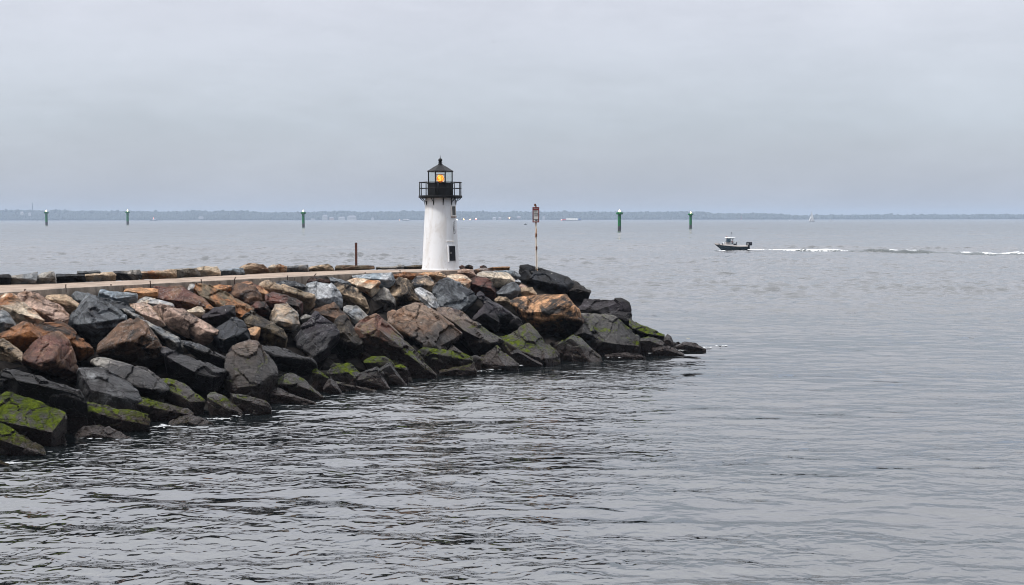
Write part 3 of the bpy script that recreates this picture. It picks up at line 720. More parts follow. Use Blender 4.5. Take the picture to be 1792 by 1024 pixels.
tag(rb, 'dark small rubble packed in the gaps between the boulders', 'rubble', kind='stuff')
# ------------------------------------------------------------------ walkway and kerb
def path_mat():
    m = bpy.data.materials.new('gravel_path'); t = NT(m)
    tc = t.n('ShaderNodeTexCoord').outputs['Object']
    a = t.noise(tc, 1.3, 6, 0.6, 0.4); b = t.noise(tc, 18, 4, 0.7)
    c = t.mix(t.ss(a, 0.35, 0.65), S(128, 114, 102), S(164, 147, 132))
    c = t.mix(t.ss(b, 0.35, 0.7, 0, 0.55), c, S(112, 92, 78))
    bs = t.bsdf(Base_Color=c, Roughness=0.9, Normal=t.bump(b, 0.03)); t.out(bs.outputs[0]); return m
def conc_mat(name, a_, b_, streak=None):
    m = bpy.data.materials.new(name); t = NT(m)
    tc = t.n('ShaderNodeTexCoord').outputs['Object']
    mp = t.n('ShaderNodeMapping', Vector=tc); mp.inputs['Scale'].default_value = (1, 1, 0.25)
    a = t.noise(mp.outputs[0], 2.2, 8, 0.65, 0.4); b = t.noise(tc, 16, 5, 0.7)
    c = t.mix(t.ss(a, 0.35, 0.65), a_, b_)
    c = t.mix(t.ss(b, 0.35, 0.8, 0, 0.4), c, tuple(x * 0.6 for x in a_[:3]) + (1,))
    bs = t.bsdf(Base_Color=c, Roughness=0.85, Normal=t.bump(b, 0.02)); t.out(bs.outputs[0]); return m
M_path = path_mat(); M_kerb = conc_mat('weathered_concrete', S(98, 88, 78), S(146, 134, 122))
near = [on_z(x, y, W) for x, y in ((-420, 551), (-200, 531), (0, 515), (113, 507), (301, 497.3), (450, 489.8), (619, 481), (700, 478.3), (760, 477.4))]
farp = [on_z(x, y, W) for x, y in ((-420, 527), (-200, 512), (0, 499), (99, 496), (200, 492), (308, 487), (400, 482), (500, 476.8), (600, 473.6), (690, 471.0), (790, 469.8))]
LHD = depth_on_z(769.5, 473.3, W)
LHP = on_z(769.5, 473.3, W); LHP.y += 1.0
LHP = Vector((LHP.x, LHP.y, W))
u = LHD / F
bm = bmesh.new()
ring = [Vector((LHP.x + 1.75 * math.cos(a), LHP.y + 1.55 * math.sin(a), W)) for a in [R(q) for q in range(-80, 100, 12)]]
loop = near + ring + farp[::-1][2:]
top = [bm.verts.new(p) for p in loop]; bot = [bm.verts.new(p - Vector((0, 0, 1.3))) for p in loop]
bm.faces.new(top)
for i in range(len(top)):
    j = (i + 1) % len(top); bm.faces.new((top[i], bot[i], bot[j], top[j]))
bmesh.ops.triangulate(bm, faces=[f for f in bm.faces if len(f.verts) > 4])
o = bm_obj('walkway', bm, M_path); tag(o, 'pinkish gravel walkway along the top of the breakwater to the lighthouse', kind='structure')
# kerb: cast lengths with open joints
bm = bmesh.new()
for a, b in zip(near[:-1], near[1:]):
    L = (b - a).length; n = max(1, round(L / 2.4)); dr = (b - a).normalized(); nrm = Vector((dr.y, -dr.x, 0))
    for q in range(n):
        p = a.lerp(b, q / n); q2 = a.lerp(b, (q + 1) / n); c = (p + q2) / 2 + nrm * 0.10
        add_box(bm, (c.x, c.y, W - 0.26 + 0.03), ((q2 - p).length - 0.03, 0.22, 0.60), (0, 0, math.atan2(dr.y, dr.x)), 0.02)
o = bm_obj('kerb', bm, M_kerb, sharp=30); tag(o, 'weathered concrete kerb along the near edge of the walkway', kind='structure')

# rusty iron stubs standing in the kerb
M_iron = paint('rusty_iron', S(70, 48, 40), 0.8, 0.5, 9, dirt=S(130, 74, 44))
ORD = ['first', 'second', 'third', 'fourth', 'fifth', 'sixth', 'seventh', 'eighth', 'ninth', 'tenth']
for k, (x, y, h, lean) in enumerate([(41, 513.5, 7, .25), (114, 507.5, 9, 0), (193, 503, 5, 0), (262, 500, 8, -.05), (351, 495.5, 6, 0), (409, 492.8, 7, .3), (502, 487.8, 5, 0), (549, 485.4, 6, .5), (638, 481.2, 4, 0), (699, 479.2, 6, 0)]):
    p = on_z(x, y, W); uu = depth_on_z(x, y, W) / F
    bm = bmesh.new(); hh = h * uu
    add_tube(bm, [(0, 0, -0.1), (0.0, 0, hh * .5), (lean * hh, 0, hh)], 0.022, 7)
    add_tube(bm, [(lean * hh, 0, hh * .93), (lean * hh, 0, hh + 0.012)], 0.032, 7)
    o = bm_obj('iron_stub', bm, M_iron, smooth=True, loc=p + Vector((0.03, 0, 0)))
    tag(o, ORD[k] + (' bent' if lean > .2 else '') + ' rusty iron stub on the kerb counting from the outer end', 'iron stub', 'rusty iron stubs along the kerb')

# rusty post at the far edge
p = on_z(622, 471.5, W) + Vector((0, 0.4, 0)); uu = depth_on_z(622, 471.5, W) / F
bm = bmesh.new(); hh = (471.5 - 425) * uu
for dx, dy, sx, sy in ((0, -.055, .12, .012), (0, .055, .12, .012), (0, 0, .012, .10)):
    add_box(bm, (dx, dy, hh / 2 - .3), (sx, sy, hh + .6))
o = bm_obj('post', bm, paint('rusted_steel', S(84, 46, 36), 0.75, 0.4, 5, dirt=S(48, 30, 28)), loc=p)
tag(o, 'dark rust red steel post standing behind the far row of blocks', 'post')

# ------------------------------------------------------------------ lighthouse
def z_at(y): return at_depth(769.5, y, LHD).z - W
def tower_mat():
    m = bpy.data.materials.new('white_tower_paint'); t = NT(m)
    tc = t.n('ShaderNodeTexCoord').outputs['Object']
    mp = t.n('ShaderNodeMapping', Vector=tc); mp.inputs['Scale'].default_value = (1.6, 1.6, 0.5)
    a = t.noise(mp.outputs[0], 1.3, 8, 0.65, 0.6); b = t.noise(tc, 14, 6, 0.7); d = t.noise(tc, 2.3, 9, 0.72, 1.2)
    c = t.mix(t.ss(a, 0.40, 0.72), S(222, 225, 229), S(204, 203, 202))
    c = t.mix(t.ss(d, 0.57, 0.70, 0, 0.60), c, S(168, 154, 142))
    z = t.n('ShaderNodeSeparateXYZ', Vector=tc).outputs['Z']
    chips = t.math('MULTIPLY', t.ss(t.noise(tc, 5.5, 5, 0.6, 0.6), 0.665, 0.69), t.ss(z, 0.2, 2.6, 1.0, 0.2))
    c = t.mix(t.math('MULTIPLY', chips, 0.65), c, S(120, 104, 92))
    bs = t.bsdf(Base_Color=c, Roughness=0.65, Normal=t.bump(t.math('ADD', b, t.math('MULTIPLY', a, 0.7)), 0.012)); t.out(bs.outputs[0]); return m
M_tower = tower_mat()
M_blk = paint('black_paint', S(19, 20, 23), 0.5, 0.35, 3.5, bump=0.006, dirt=S(44, 42, 42), dirt_amt=0.35)
M_roof = paint('roof_paint', S(26, 26, 29), 0.5, 0.3, 3, bump=0.006)
M_door = paint('door_paint', S(20, 23, 32), 0.5, 0.3, 6)
for m_ in (M_blk, M_roof, M_door): m_.node_tree.nodes['Principled BSDF'].inputs['Specular IOR Level'].default_value = 0.2
M_white = paint('white_trim', S(226, 223, 218), 0.6, 0.1, 5)
M_pane_dark = bpy.data.materials.new('dusty_window_glass'); t = NT(M_pane_dark)
b = t.bsdf(Base_Color=S(52, 48, 42), Roughness=0.25); t.out(b.outputs[0])
def glass(name, tint, refl=0.12):
    m = bpy.data.materials.new(name); t = NT(m)
    tr = t.n('ShaderNodeBsdfTransparent', Color=tint); gl = t.n('ShaderNodeBsdfGlossy', Roughness=0.03)
    fr = t.n('ShaderNodeLayerWeight', Blend=0.5)
    f = t.math('ADD', t.math('MULTIPLY', t.math('POWER', fr.outputs['Facing'], 4.0), 0.5), refl * 0.25, clamp=True)
    mx = t.n('ShaderNodeMixShader', i0=f, i1=tr.outputs[0], i2=gl.outputs[0]); t.out(mx.outputs[0]); return m
M_glass = glass('lantern_glass', (0.95, 0.96, 0.95, 1))

LH = empty('lighthouse', LHP, math.atan2(-LHP.x, LHP.y))
tag(LH, 'small white tapered lighthouse with black lantern room and lit lamp', 'lighthouse')
zt = z_at(344.3); r0, r1 = 33 * u, 26.4 * u
rad = lambda z: r0 + (r1 - r0) * z / zt
bm = bmesh.new(); add_lathe(bm, [(r0 + .03, -0.5), (r0 + .03, .05), (r0, .08)] + [(rad(zt * k / 10), zt * k / 10) for k in range(1, 11)], 72)
bm_obj('tower', bm, M_tower, LH, smooth=True, sharp=40)
za, zb = z_at(346.2), z_at(341.8); rg = 38.2 * u
bm = bmesh.new(); add_lathe(bm, [(r1 - .02, za), (rg, za), (rg + .012, za + .02), (rg + .012, zb - .01), (rg, zb), (r1 - .1, zb)], 40)
bm_obj('gallery_deck', bm, M_blk, LH, sharp=30)
for k in range(10):
    a = R(-62 + k * 36)
    bm = bmesh.new()
    d = Vector((math.sin(a), -math.cos(a), 0))
    q = [d * (rg - .06) + Vector((0, 0, za - .02)), d * (rg - .16) + Vector((0, 0, za - .10)), d * (r1 + .06) + Vector((0, 0, za - .2)), d * (r1 + .035) + Vector((0, 0, za - .36))]
    add_tube(bm, q, 0.022, 6); add_tube(bm, [d * (rg - .08) + Vector((0, 0, za - .015)), d * (r1 - .02) + Vector((0, 0, za - .015))], 0.02, 6)
    add_tube(bm, [d * (r1 + .012) + Vector((0, 0, za)), d * (r1 + .03) + Vector((0, 0, za - .40))], 0.02, 6)
    bm_obj('bracket', bm, M_blk, LH, smooth=True)
zr, zm = z_at(318.8), z_at(329.3); rr = 37.2 * u
rail = None
bm = bmesh.new()
for zz_, rr_ in ((zr, .024), (zm, .018)):
    add_tube(bm, [(rr * math.sin(R(q)), -rr * math.cos(R(q)), zz_) for q in range(0, 361, 9)], rr_, 6)
rail = bm_obj('railing', bm, M_blk, LH, smooth=True)
for k in range(10):
    a = R(-78 + k * 36)
    bm = bmesh.new(); x, y = rr * math.sin(a), -rr * math.cos(a)
    add_tube(bm, [(x, y, zb - .01), (x, y, zr + .03)], 0.026, 6)
    bm_obj('baluster', bm, M_blk, rail, smooth=True)
zl = z_at(319.4); rd = 24.3 * u
bm = bmesh.new(); A8 = R(22.5)
add_lathe(bm, [(rd * 1.0, zb), (rd, zl - .06), (rd * 1.035, zl - .05), (rd * 1.035, zl), (rd * .6, zl)], 8, A8)
bmesh.ops.recalc_face_normals(bm, faces=bm.faces[:])
drum = bm_obj('lantern_base', bm, M_blk, LH)
ze = z_at(299.8); rgl = 22.6 * u
for k in range(8):
    a = A8 + k * R(45); b = a + R(45)
    p1 = Vector((rgl * math.sin(a), -rgl * math.cos(a), 0)); p2 = Vector((rgl * math.sin(b), -rgl * math.cos(b), 0))
    c = (p1 + p2) / 2; bm = bmesh.new()
    add_box(bm, (c.x, c.y, (zl + ze) / 2), ((p2 - p1).length - .05, .012, ze - zl - .03), (0, 0, a + R(22.5)))
    bm_obj('lantern_pane', bm, M_glass, LH)
    bm = bmesh.new(); add_box(bm, (p1.x, p1.y, (zl + ze) / 2), (.045, .045, ze - zl), (0, 0, a))
    bm_obj('mullion', bm, M_blk, LH)
re_ = 24.8 * u; zap = z_at(287.2)
bm = bmesh.new(); hgt = zap - ze
add_lathe(bm, [(re_ * .9, ze - .01), (re_, ze - .015), (re_, ze + .035), (re_ * .80, ze + hgt * .30), (re_ * .56, ze + hgt * .60), (re_ * .32, ze + hgt * .85), (re_ * .17, zap)], 8, A8)
bm_obj('roof', bm, M_roof, LH, sharp=20)
bm = bmesh.new(); zc = z_at(279.6); rb_ = 3.6 * u
prof = [(4.4 * u, zap - .02), (4.2 * u, zap + .03), (2.6 * u, zap + .07), (2.4 * u, z_at(284.3)), (3.7 * u, z_at(284.0)), (3.7 * u, z_at(283.2)), (2.0 * u, z_at(283)), (2.0 * u, zc - rb_ * .85)]
prof += [(rb_ * math.cos(R(q)), zc + rb_ * math.sin(R(q))) for q in range(-55, 91, 15)]
add_lathe(bm, [(max(r_, .002), z_) for r_, z_ in prof], 20); bm_obj('vent_ball', bm, M_blk, LH, smooth=True, sharp=35)
bm = bmesh.new(); add_tube(bm, [(0, 0, zc + rb_ - .02), (0, 0, z_at(270.3))], 0.022, 6, 0.006); bm_obj('lightning_rod', bm, M_blk, LH, smooth=True)
# lamp: glass barrel lens, lit
def lamp_mat():
    m = bpy.data.materials.new('lit_lens'); t = NT(m)
    tc = t.n('ShaderNodeTexCoord').outputs['Object']
    n = t.noise(tc, 7, 3, 0.6)
    c = t.mix(t.ss(n, 0.40, 0.62), (1.0, 0.22, 0.01, 1), (1.0, 0.38, 0.05, 1))
    e = t.n('ShaderNodeEmission', Color=c, Strength=t.ss(n, 0.40, 0.68, 1.0, 2.6)); t.out(e.outputs[0]); return m
bm = bmesh.new(); zla, zlb = zl + .02, z_at(305.5)
hl = zlb - zla
add_lathe(bm, [(.06, zla), (.10, zla + .03), (.17, zla + hl * .28), (.205, zla + hl * .5), (.17, zla + hl * .76), (.11, zlb)], 16)
lens = bm_obj('lamp', bm, lamp_mat(), LH, smooth=True)
bm = bmesh.new()
for k in range(4):
    a = R(20 + 90 * k); add_tube(bm, [(.225 * math.sin(a), -.225 * math.cos(a), zla), (.225 * math.sin(a), -.225 * math.cos(a), zlb + .04)], .012, 6)
for z_ in (zla + .015, zlb + .03): add_lathe(bm, [(.12, z_ - .012), (.235, z_ - .012), (.235, z_ + .012), (.12, z_ + .012)], 16)
bm_obj('lamp_cage', bm, paint('brass', S(150, 104, 50), 0.35, 0.3, 5, 0.8), LH)
pl = bpy.data.lights.new('lamp_light', 'POINT'); pl.energy = 30; pl.color = (1, .6, .25); pl.shadow_soft_size = .25
po = bpy.data.objects.new('lamp_light', pl); COL.objects.link(po); po.parent = LH; po.location = (0, 0, (zla + zlb) / 2)

def on_tower(off_px, z, out=0.0):
    rr_ = rad(z) + out; a = math.asin(max(-1, min(1, off_px * u / rad(z))))
    return Vector((rr_ * math.sin(a), -rr_ * math.cos(a), z)), a
def plate(off0, off1, y0, y1, mat, name, proud, thick, parent=LH, bev=0.0):
    z0, z1 = z_at(y1), z_at(y0); zc_ = (z0 + z1) / 2
    _, a0 = on_tower(off0, zc_); _, a1 = on_tower(off1, zc_)
    am = (a0 + a1) / 2; w = 2 * rad(zc_) * math.sin((a1 - a0) / 2)
    lean = math.atan2(r0 - r1, zt)
    bm = bmesh.new(); add_box(bm, (0, 0, 0), (w, thick, (z1 - z0)), None, bev)
    o = bm_obj(name, bm, mat, parent)
    rr_ = rad(zc_) * math.cos((a1 - a0) / 2) + proud - thick / 2 + .0
    o.matrix_local = Matrix.Rotation(am, 4, 'Z') @ Matrix.Translation((0, -rr_, zc_)) @ Matrix.Rotation(-lean, 4, 'X')
    return o, w, z1 - z0
d_, w_, h_ = plate(14.3, 24.8, 431.0, 456.6, M_door, 'door', .05, .14)
bm = bmesh.new(); add_box(bm, (-w_ * .28, -.085, .02), (.03, .05, .10), None, .008)
bm_obj('handle', bm, paint('steel', S(180, 180, 178), .35, .1, 5, .8), d_)
bm = bmesh.new()
for x in (-w_ / 2 - .035, w_ / 2 + .035): add_box(bm, (x, 0, 0), (.06, .15, h_ + .12))
add_box(bm, (0, 0, h_ / 2 + .03), (w_ + .004, .15, .056))
bm_obj('door_frame', bm, M_tower, d_)
wn, w_, h_ = plate(19.2, 25.0, 361.3, 376.8, M_pane_dark, 'window', .04, .08)
bm = bmesh.new()
for x in (-w_ / 2 - .025, w_ / 2 + .025): add_box(bm, (x, -.012, 0), (.045, .09, h_ + .08))
add_box(bm, (0, -.012, h_ / 2 + .025), (w_ + .002, .09, .045)); add_box(bm, (0, -.012, -h_ / 2 - .02), (w_ + .002, .09, .035))
bm_obj('frame', bm, M_white, wn)
bm = bmesh.new(); add_box(bm, (0, -.03, -h_ / 2 - .095), (w_ + .12, .11, .06), None, .008); bm_obj('sill', bm, paint('stained_sill', S(176, 156, 144), .7, .3, 6), wn)
hd, w_, h_ = plate(10.5, 22.6, 421.8, 423.4, M_white, 'hood', .05, .08, bev=.008)
bm = bmesh.new(); add_box(bm, (-w_ / 2 + .02, -.03, -.07), (.10, .10, .14), None, .02); bm_obj('wall_lamp', bm, M_white, LH)
bpy.data.objects['wall_lamp'].matrix_local = hd.matrix_local
# spray paint scribble down the wall: curled strokes lying on the paint
bm = bmesh.new()
def stroke(pts):
    q = []
    for ox, y in pts:
        P_, _ = on_tower(ox, z_at(y), .006); q.append(P_)
    add_tube(bm, q, .009, 5)
def arc(cx, cy, rx, ry, a0, a1, n=9): return [(cx + rx * math.cos(R(a0 + (a1 - a0) * i / n)), cy + ry * math.sin(R(a0 + (a1 - a0) * i / n))) for i in range(n + 1)]
stroke([(22.6, 390), (25.2, 386.5), (24.6, 391.5), (22.4, 389.6)]); stroke([(24.0, 392), (21.8, 393.5), (25.0, 394.5)])
stroke(arc(23.6, 396.6, 1.9, 1.6, -60, 240)); stroke([(21.9, 395), (23.3, 399.5), (25.6, 396)])
stroke(arc(24.3, 400.6, 1.6, 1.4, 30, 330)); stroke([(22.3, 399.4), (22.9, 403.4), (25.8, 401.5)])
stroke([(22.0, 404.5), (26.0, 403.6)]); stroke(arc(24.6, 406.6, 1.5, 2.0, -120, 200)); stroke([(23.0, 404), (23.4, 409.6), (26.2, 408.0)])
bm_obj('graffiti', bm, paint('grey_spray', S(92, 90, 92), .7, .2, 5), LH)

# ------------------------------------------------------------------ sign on the crest boulder
SD = bank_depth(939, 485) or LHD
sb = None
for o in bpy.data.objects:
    if o.get('label', '').startswith('big dark grey crest'): sb = o
me = sb.data
bv_ = BVHTree.FromPolygons([sb.matrix_basis @ v.co for v in me.vertices], [tuple(p.vertices) for p in me.polygons])
hit = bv_.ray_cast(CP, ray(939.2, 469.5).normalized())[0]
if hit is None: hit = sb.location
base = Vector(hit); SD = (base - CP).dot(CR @ Vector((0, 0, -1))); us = SD / F
SG = empty('warning_sign', base); tag(SG, 'red framed white notice board on a rusty white pole on the crest boulder', 'sign')
def pole_mat():
    m = bpy.data.materials.new('rusting_white_pole'); t = NT(m)
    tc = t.n('ShaderNodeTexCoord').outputs['Object']
    mp = t.n('ShaderNodeMapping', Vector=tc); mp.inputs['Scale'].default_value = (1, 1, .6)
    n = t.noise(mp.outputs[0], 3.2, 6, .65, .6)
    c = t.mix(t.ss(n, .52, .60), S(226, 218, 208), S(176, 126, 80)); c = t.mix(t.ss(n, .63, .68), c, S(78, 46, 30))
    t.out(t.bsdf(Base_Color=c, Roughness=.7, Normal=t.bump(n, .01)).outputs[0]); return m
hp = 110 * us
bm = bmesh.new(); lean = -.016 * hp
for dx in (-.035, .035): add_box(bm, (dx + lean * .5, 0, hp / 2 - .15), (.035, .05, hp + .3), (0, -.016, 0))
add_box(bm, (lean * .5, .022, hp / 2 - .15), (.07, .012, hp + .3), (0, -.016, 0))
bm_obj('pole', bm, pole_mat(), SG)
M_rust = paint('rust_brown', S(112, 72, 44), .85, .5, 10, dirt=S(50, 30, 24))
for zc_ in (58 * us, 35.5 * us):
    bm = bmesh.new(); add_box(bm, (lean * zc_ / hp + .01, -.03, zc_), (.09, .03, .16), (.1, 0, .1), .01); add_box(bm, (lean * zc_ / hp - .01, -.04, zc_ - .08), (.05, .03, .08), None, .008)
    bm_obj('rust_bracket', bm, M_rust, SG)
bm = bmesh.new(); add_box(bm, (lean - .03, 0, hp + .02), (.10, .09, .12), (0, .1, .2), .02); add_box(bm, (lean + .02, 0, hp - .06), (.05, .06, .12)); bm_obj('top_bracket', bm, M_rust, SG)
bw, bh = 11.6 * us, 26.6 * us; zc_ = (471 - 377.6) * us
brd = bmesh.new(); add_box(brd, (lean * .85, -.05, zc_), (bw, .03, bh), (0, .012, 0), .004)
bo = bm_obj('board', brd, paint('faded_white_board', S(202, 202, 200), .5, .15, 4, dirt=S(150, 140, 132)), SG)
M_red = paint('dark_red_paint', S(112, 40, 40), .55, .3, 5)
bm = bmesh.new(); fw = .052
for x in (-1, 1): add_box(bm, (lean * .85 + x * (bw / 2 - fw / 2 + .002), -.066, zc_), (fw, .03, bh + .004))
for z_ in (-1, 1): add_box(bm, (lean * .85, -.066, zc_ + z_ * (bh / 2 - fw / 2 + .002)), (bw - 2 * fw + .002, .028, fw))
bm_obj('border', bm, M_red, bo)
bm = bmesh.new(); add_box(bm, (lean * .85, -.067, zc_ + bh / 2 - .125), (bw - 2 * fw, .014, .085)); bm_obj('header', bm, M_red, bo)
bm = bmesh.new(); rs2 = random.Random(4)
for q, z_ in enumerate((.19, .245, .275, .335, .375, .41, .45, .485)):
    w = bw * rs2.uniform(.34, .58) if q != 3 else bw * .55
    x = -w / 2
    while x < w / 2:
        l = rs2.uniform(.02, .05); add_box(bm, (lean * .85 + x + l / 2, -.067, zc_ + bh / 2 - z_), (l, .008, .026 if q in (1, 3) else .014)); x += l + .014
bm_obj('lettering', bm, paint('black_lettering', S(40, 40, 44), .6, .1, 5), bo)
bm = bmesh.new(); add_box(bm, (lean * .85, -.067, zc_ - bh / 2 + .16), (bw - 2 * fw, .008, .03)); add_box(bm, (lean * .85 + .03, -.067, zc_ - bh / 2 + .10), (.12, .008, .05)); bm_obj('emblem', bm, paint('slate_print', S(74, 78, 88), .6, .2, 5), bo)

# ------------------------------------------------------------------ green lighted piles
M_green = paint('green_paint', S(0, 112, 48), .7, .35, 1.2, dirt=S(0, 70, 36)); M_foot = paint('tarred_foot', S(16, 16, 18), .6, .3, 1)
M_lampw = emit('white_lamp', (1, .80, .48, 1), 4.0)
M_green.node_tree.nodes['Principled BSDF'].inputs['Specular IOR Level'].default_value = 0.15
def marker(px, yt, yb, label, first=None):
    d = depth_on_z(px, yb, 0); uu = d / F; g = on_z(px, yb, 0)
    h = (yb - yt) * uu; k = h / 12.0
    root = empty('channel_marker', (g.x, g.y, 0)); tag(root, label, 'channel marker', 'green lighted piles in the channel')
    r_ = .92 * k
    bm = bmesh.new(); add_lathe(bm, [(r_, 2.6 * k), (r_, 9.2 * k), (r_ * .85, 9.3 * k)], 20); bm_obj('pile', bm, M_green, root, smooth=True, sharp=40)
    bm = bmesh.new(); add_lathe(bm, [(r_ * 1.03, -3 * k), (r_ * 1.03, 2.62 * k), (r_, 2.66 * k)], 20); bm_obj('foot', bm, M_foot, root, smooth=True, sharp=40)
    bm = bmesh.new(); add_lathe(bm, [(r_ * .9, 9.1 * k), (1.75 * k, 9.35 * k), (1.75 * k, 10.35 * k), (1.2 * k, 10.5 * k), (.5 * k, 10.6 * k)], 12); bm_obj('collar', bm, M_green, root)
    bm = bmesh.new()
    for q in range(6):
        a = R(60 * q + 15); add_box(bm, (1.72 * k * math.sin(a), -1.72 * k * math.cos(a), 9.85 * k), (.5 * k, .3 * k, 1.15 * k), (0, 0, a), .05 * k)
    bm_obj('fender', bm, M_green, root)
    bm = bmesh.new(); add_lathe(bm, [(.34 * k, 10.55 * k), (.42 * k, 10.8 * k), (.42 * k, 11.5 * k), (.26 * k, 11.9 * k), (.02, 12.0 * k)], 14); bm_obj('lamp', bm, M_lampw, root, smooth=True)
marker(81.5, 367.5, 394.2, 'green lighted pile nearest the tall mast on the far shore')
marker(223.5, 367, 393.2, 'green lighted pile beside the distant dark blue workboat')
marker(531, 367.5, 397.8, 'green lighted pile above the walkway between the workboat and the lighthouse')
marker(1084, 367, 403.8, 'largest green lighted pile, between the sign and the motorboat')
marker(1208.5, 370, 400, 'green lighted pile just beyond the motorboat bow')
# ------------------------------------------------------------------ motorboat with wake
def loft(bm, secs):
    vs = [[bm.verts.new(p) for p in s] for s in secs]
    for a, b in zip(vs, vs[1:]):
        for i in range(len(a) - 1):
            if len({a[i], a[i + 1], b[i + 1], b[i]}) == 4: bm.faces.new((a[i], a[i + 1], b[i + 1], b[i]))
    return vs
def hull_secs(L, Bm, fb_bow, fb_st, draft=.3, rake=.9, n=14):
    """sections from bow (x=0) to stern (x=L); local x runs aft, z up from the waterline"""
    secs, sheer = [], []
    for i in range(n + 1):
        s = i / n; x = L * s
        b = Bm / 2 * min(1, (max(s, .0) / .42) ** .62 if s < .42 else 1) * (1 - .06 * max(0, s - .5))
        b = max(b, .03); top = fb_bow + (fb_st - fb_bow) * min(1, s / .75) ** .8
        kx = x + rake * (1 - s) ** 3
        kz = -draft + (fb_bow * .55 + draft) * max(0, 1 - s / .16) ** 1.5
        secs.append([(x, b, top), (x + (kx - x) * .25, b * .97, top - .22), (x + (kx - x) * .6, b * .84, kz + (top - kz) * .32), (kx, 0.0, kz), (x + (kx - x) * .6, -b * .84, kz + (top - kz) * .32), (x + (kx - x) * .25, -b * .97, top - .22), (x, -b, top)])
        sheer.append((x, b, top))
    return secs, sheer
bp = on_z(1280, 438.2, 0); ub = depth_on_z(1280, 438.2, 0) / F
BL = 57.5 * ub
bp0 = on_z(1250.5, 438.2, 0)
MB = empty('motorboat', bp0 + Vector((0, 0, 0.05))); MB.rotation_euler = (0, R(-1.6), R(-3))
tag(MB, 'dark hulled open motorboat with white hardtop running ahead of its wake', 'motorboat')
k = BL / 7.5
M_hull = paint('dark_teal_hull', S(34, 50, 60), .3, .3, .8, bump=.002); M_gel = paint('pale_gelcoat', S(172, 166, 164), .45, .1, 2)
M_hard = paint('white_hardtop', S(236, 240, 242), .4, .05, 2); M_eng = paint('black_cowling', S(22, 24, 34), .3, .2, 2)
M_alu = paint('aluminium_tube', S(160, 164, 168), .4, .1, 4, .7)
secs, sheer = hull_secs(7.4 * k, 2.5 * k, 1.35 * k, .62 * k, .35 * k, 1.1 * k)
bm = bmesh.new(); v = loft(bm, secs); bm.faces.new(v[-1]); bm_obj('hull', bm, M_hull, MB, smooth=True, sharp=40)
bm = bmesh.new()
s2 = [[(x, b * 1.0, z - .02 * k), (x, b * 1.03, z + .02 * k), (x + .05, b * .96, z + .26 * k), (x + .1, b * .85, z + .28 * k), (x + .1, b * .5, z + .16 * k), (x + .1, -b * .5, z + .16 * k), (x + .1, -b * .85, z + .28 * k), (x + .05, -b * .96, z + .26 * k), (x, -b * 1.03, z + .02 * k), (x, -b, z - .02 * k)] for x, b, z in sheer]
v = loft(bm, s2); bm.faces.new(v[-1]); bm_obj('deck', bm, M_gel, MB, smooth=True, sharp=35)
# console, windshield, hardtop
bm = bmesh.new(); add_box(bm, (3.0 * k, 0, 1.35 * k), (1.0 * k, 1.2 * k, .9 * k), None, .08 * k); add_box(bm, (2.4 * k, 0, 1.2 * k), (.5 * k, 1.0 * k, .5 * k), None, .08 * k); bm_obj('console', bm, M_gel, MB, sharp=30)
bm = bmesh.new()
add_box(bm, (2.78 * k, 0, 2.15 * k), (.03 * k, 1.3 * k, .8 * k), (0, .35, 0))
for y in (-.68, .68): add_box(bm, (3.2 * k, y * k, 2.1 * k), (.8 * k, .03 * k, .75 * k))
bm_obj('windshield', bm, glass('boat_glass', (.55, .62, .66, 1)), MB)
bm = bmesh.new()
for y in (-.72, .72):
    add_tube(bm, [(2.55 * k, y * k, 1.6 * k), (2.95 * k, y * k, 2.62 * k)], .035 * k, 6); add_tube(bm, [(3.6 * k, y * k, 1.0 * k), (3.6 * k, y * k, 2.62 * k)], .04 * k, 6)
    add_tube(bm, [(4.5 * k, y * k, .9 * k), (4.1 * k, y * k, 2.0 * k), (4.35 * k, y * k, 2.6 * k)], .035 * k, 6); add_tube(bm, [(2.55 * k, y * k, 1.75 * k), (3.6 * k, y * k, 1.75 * k)], .03 * k, 6)
bm_obj('hardtop_frame', bm, paint('dark_tube', S(60, 66, 72), .4, .1, 4, .6), MB, smooth=True)
bm = bmesh.new(); add_box(bm, (3.55 * k, 0, 2.72 * k), (2.3 * k, 1.8 * k, .2 * k), (0, -.02, 0), .08 * k); add_box(bm, (3.4 * k, 0, 2.58 * k), (1.6 * k, 1.5 * k, .12 * k), None, .04 * k); bm_obj('hardtop', bm, M_hard, MB, sharp=35)
bm = bmesh.new(); add_tube(bm, [(3.85 * k, .3 * k, 2.8 * k), (3.9 * k, .3 * k, 3.9 * k)], .022 * k, 6); add_box(bm, (3.95 * k, .3 * k, 3.8 * k), (.18 * k, .12 * k, .25 * k), None, .04 * k); bm_obj('antenna', bm, M_eng, MB)
bm = bmesh.new(); add_tube(bm, [(2.85 * k, 0, 2.8 * k), (2.85 * k, 0, 2.98 * k)], .03 * k, 6); add_box(bm, (2.85 * k, 0, 3.03 * k), (.2 * k, .16 * k, .14 * k), None, .03 * k); bm_obj('mast_light', bm, paint('amber_lens', S(150, 80, 50), .3, .2, 3), MB)
bm = bmesh.new()
for sgn in (-1, 1):
    q = [(x + .1 * k, sgn * b * .88, z + .62 * k) for x, b, z in sheer[:7]]
    add_tube(bm, [(0.15 * k, 0, 1.75 * k)] + q[1:] + [(sheer[6][0] + .5 * k, sgn * sheer[6][1] * .9, sheer[6][2] + .25 * k)], .022 * k, 6)
    for x, b, z in sheer[1:7:2]: add_tube(bm, [(x + .1 * k, sgn * b * .88, z + .2 * k), (x + .1 * k, sgn * b * .88, z + .62 * k)], .02 * k, 6)
    add_tube(bm, [(4.2 * k, sgn * .75 * k, 1.9 * k), (5.0 * k, sgn * .9 * k, 1.75 * k), (4.9 * k, sgn * 1.0 * k, 1.0 * k)], .025 * k, 6)
bm_obj('railing', bm, M_alu, MB, smooth=True)
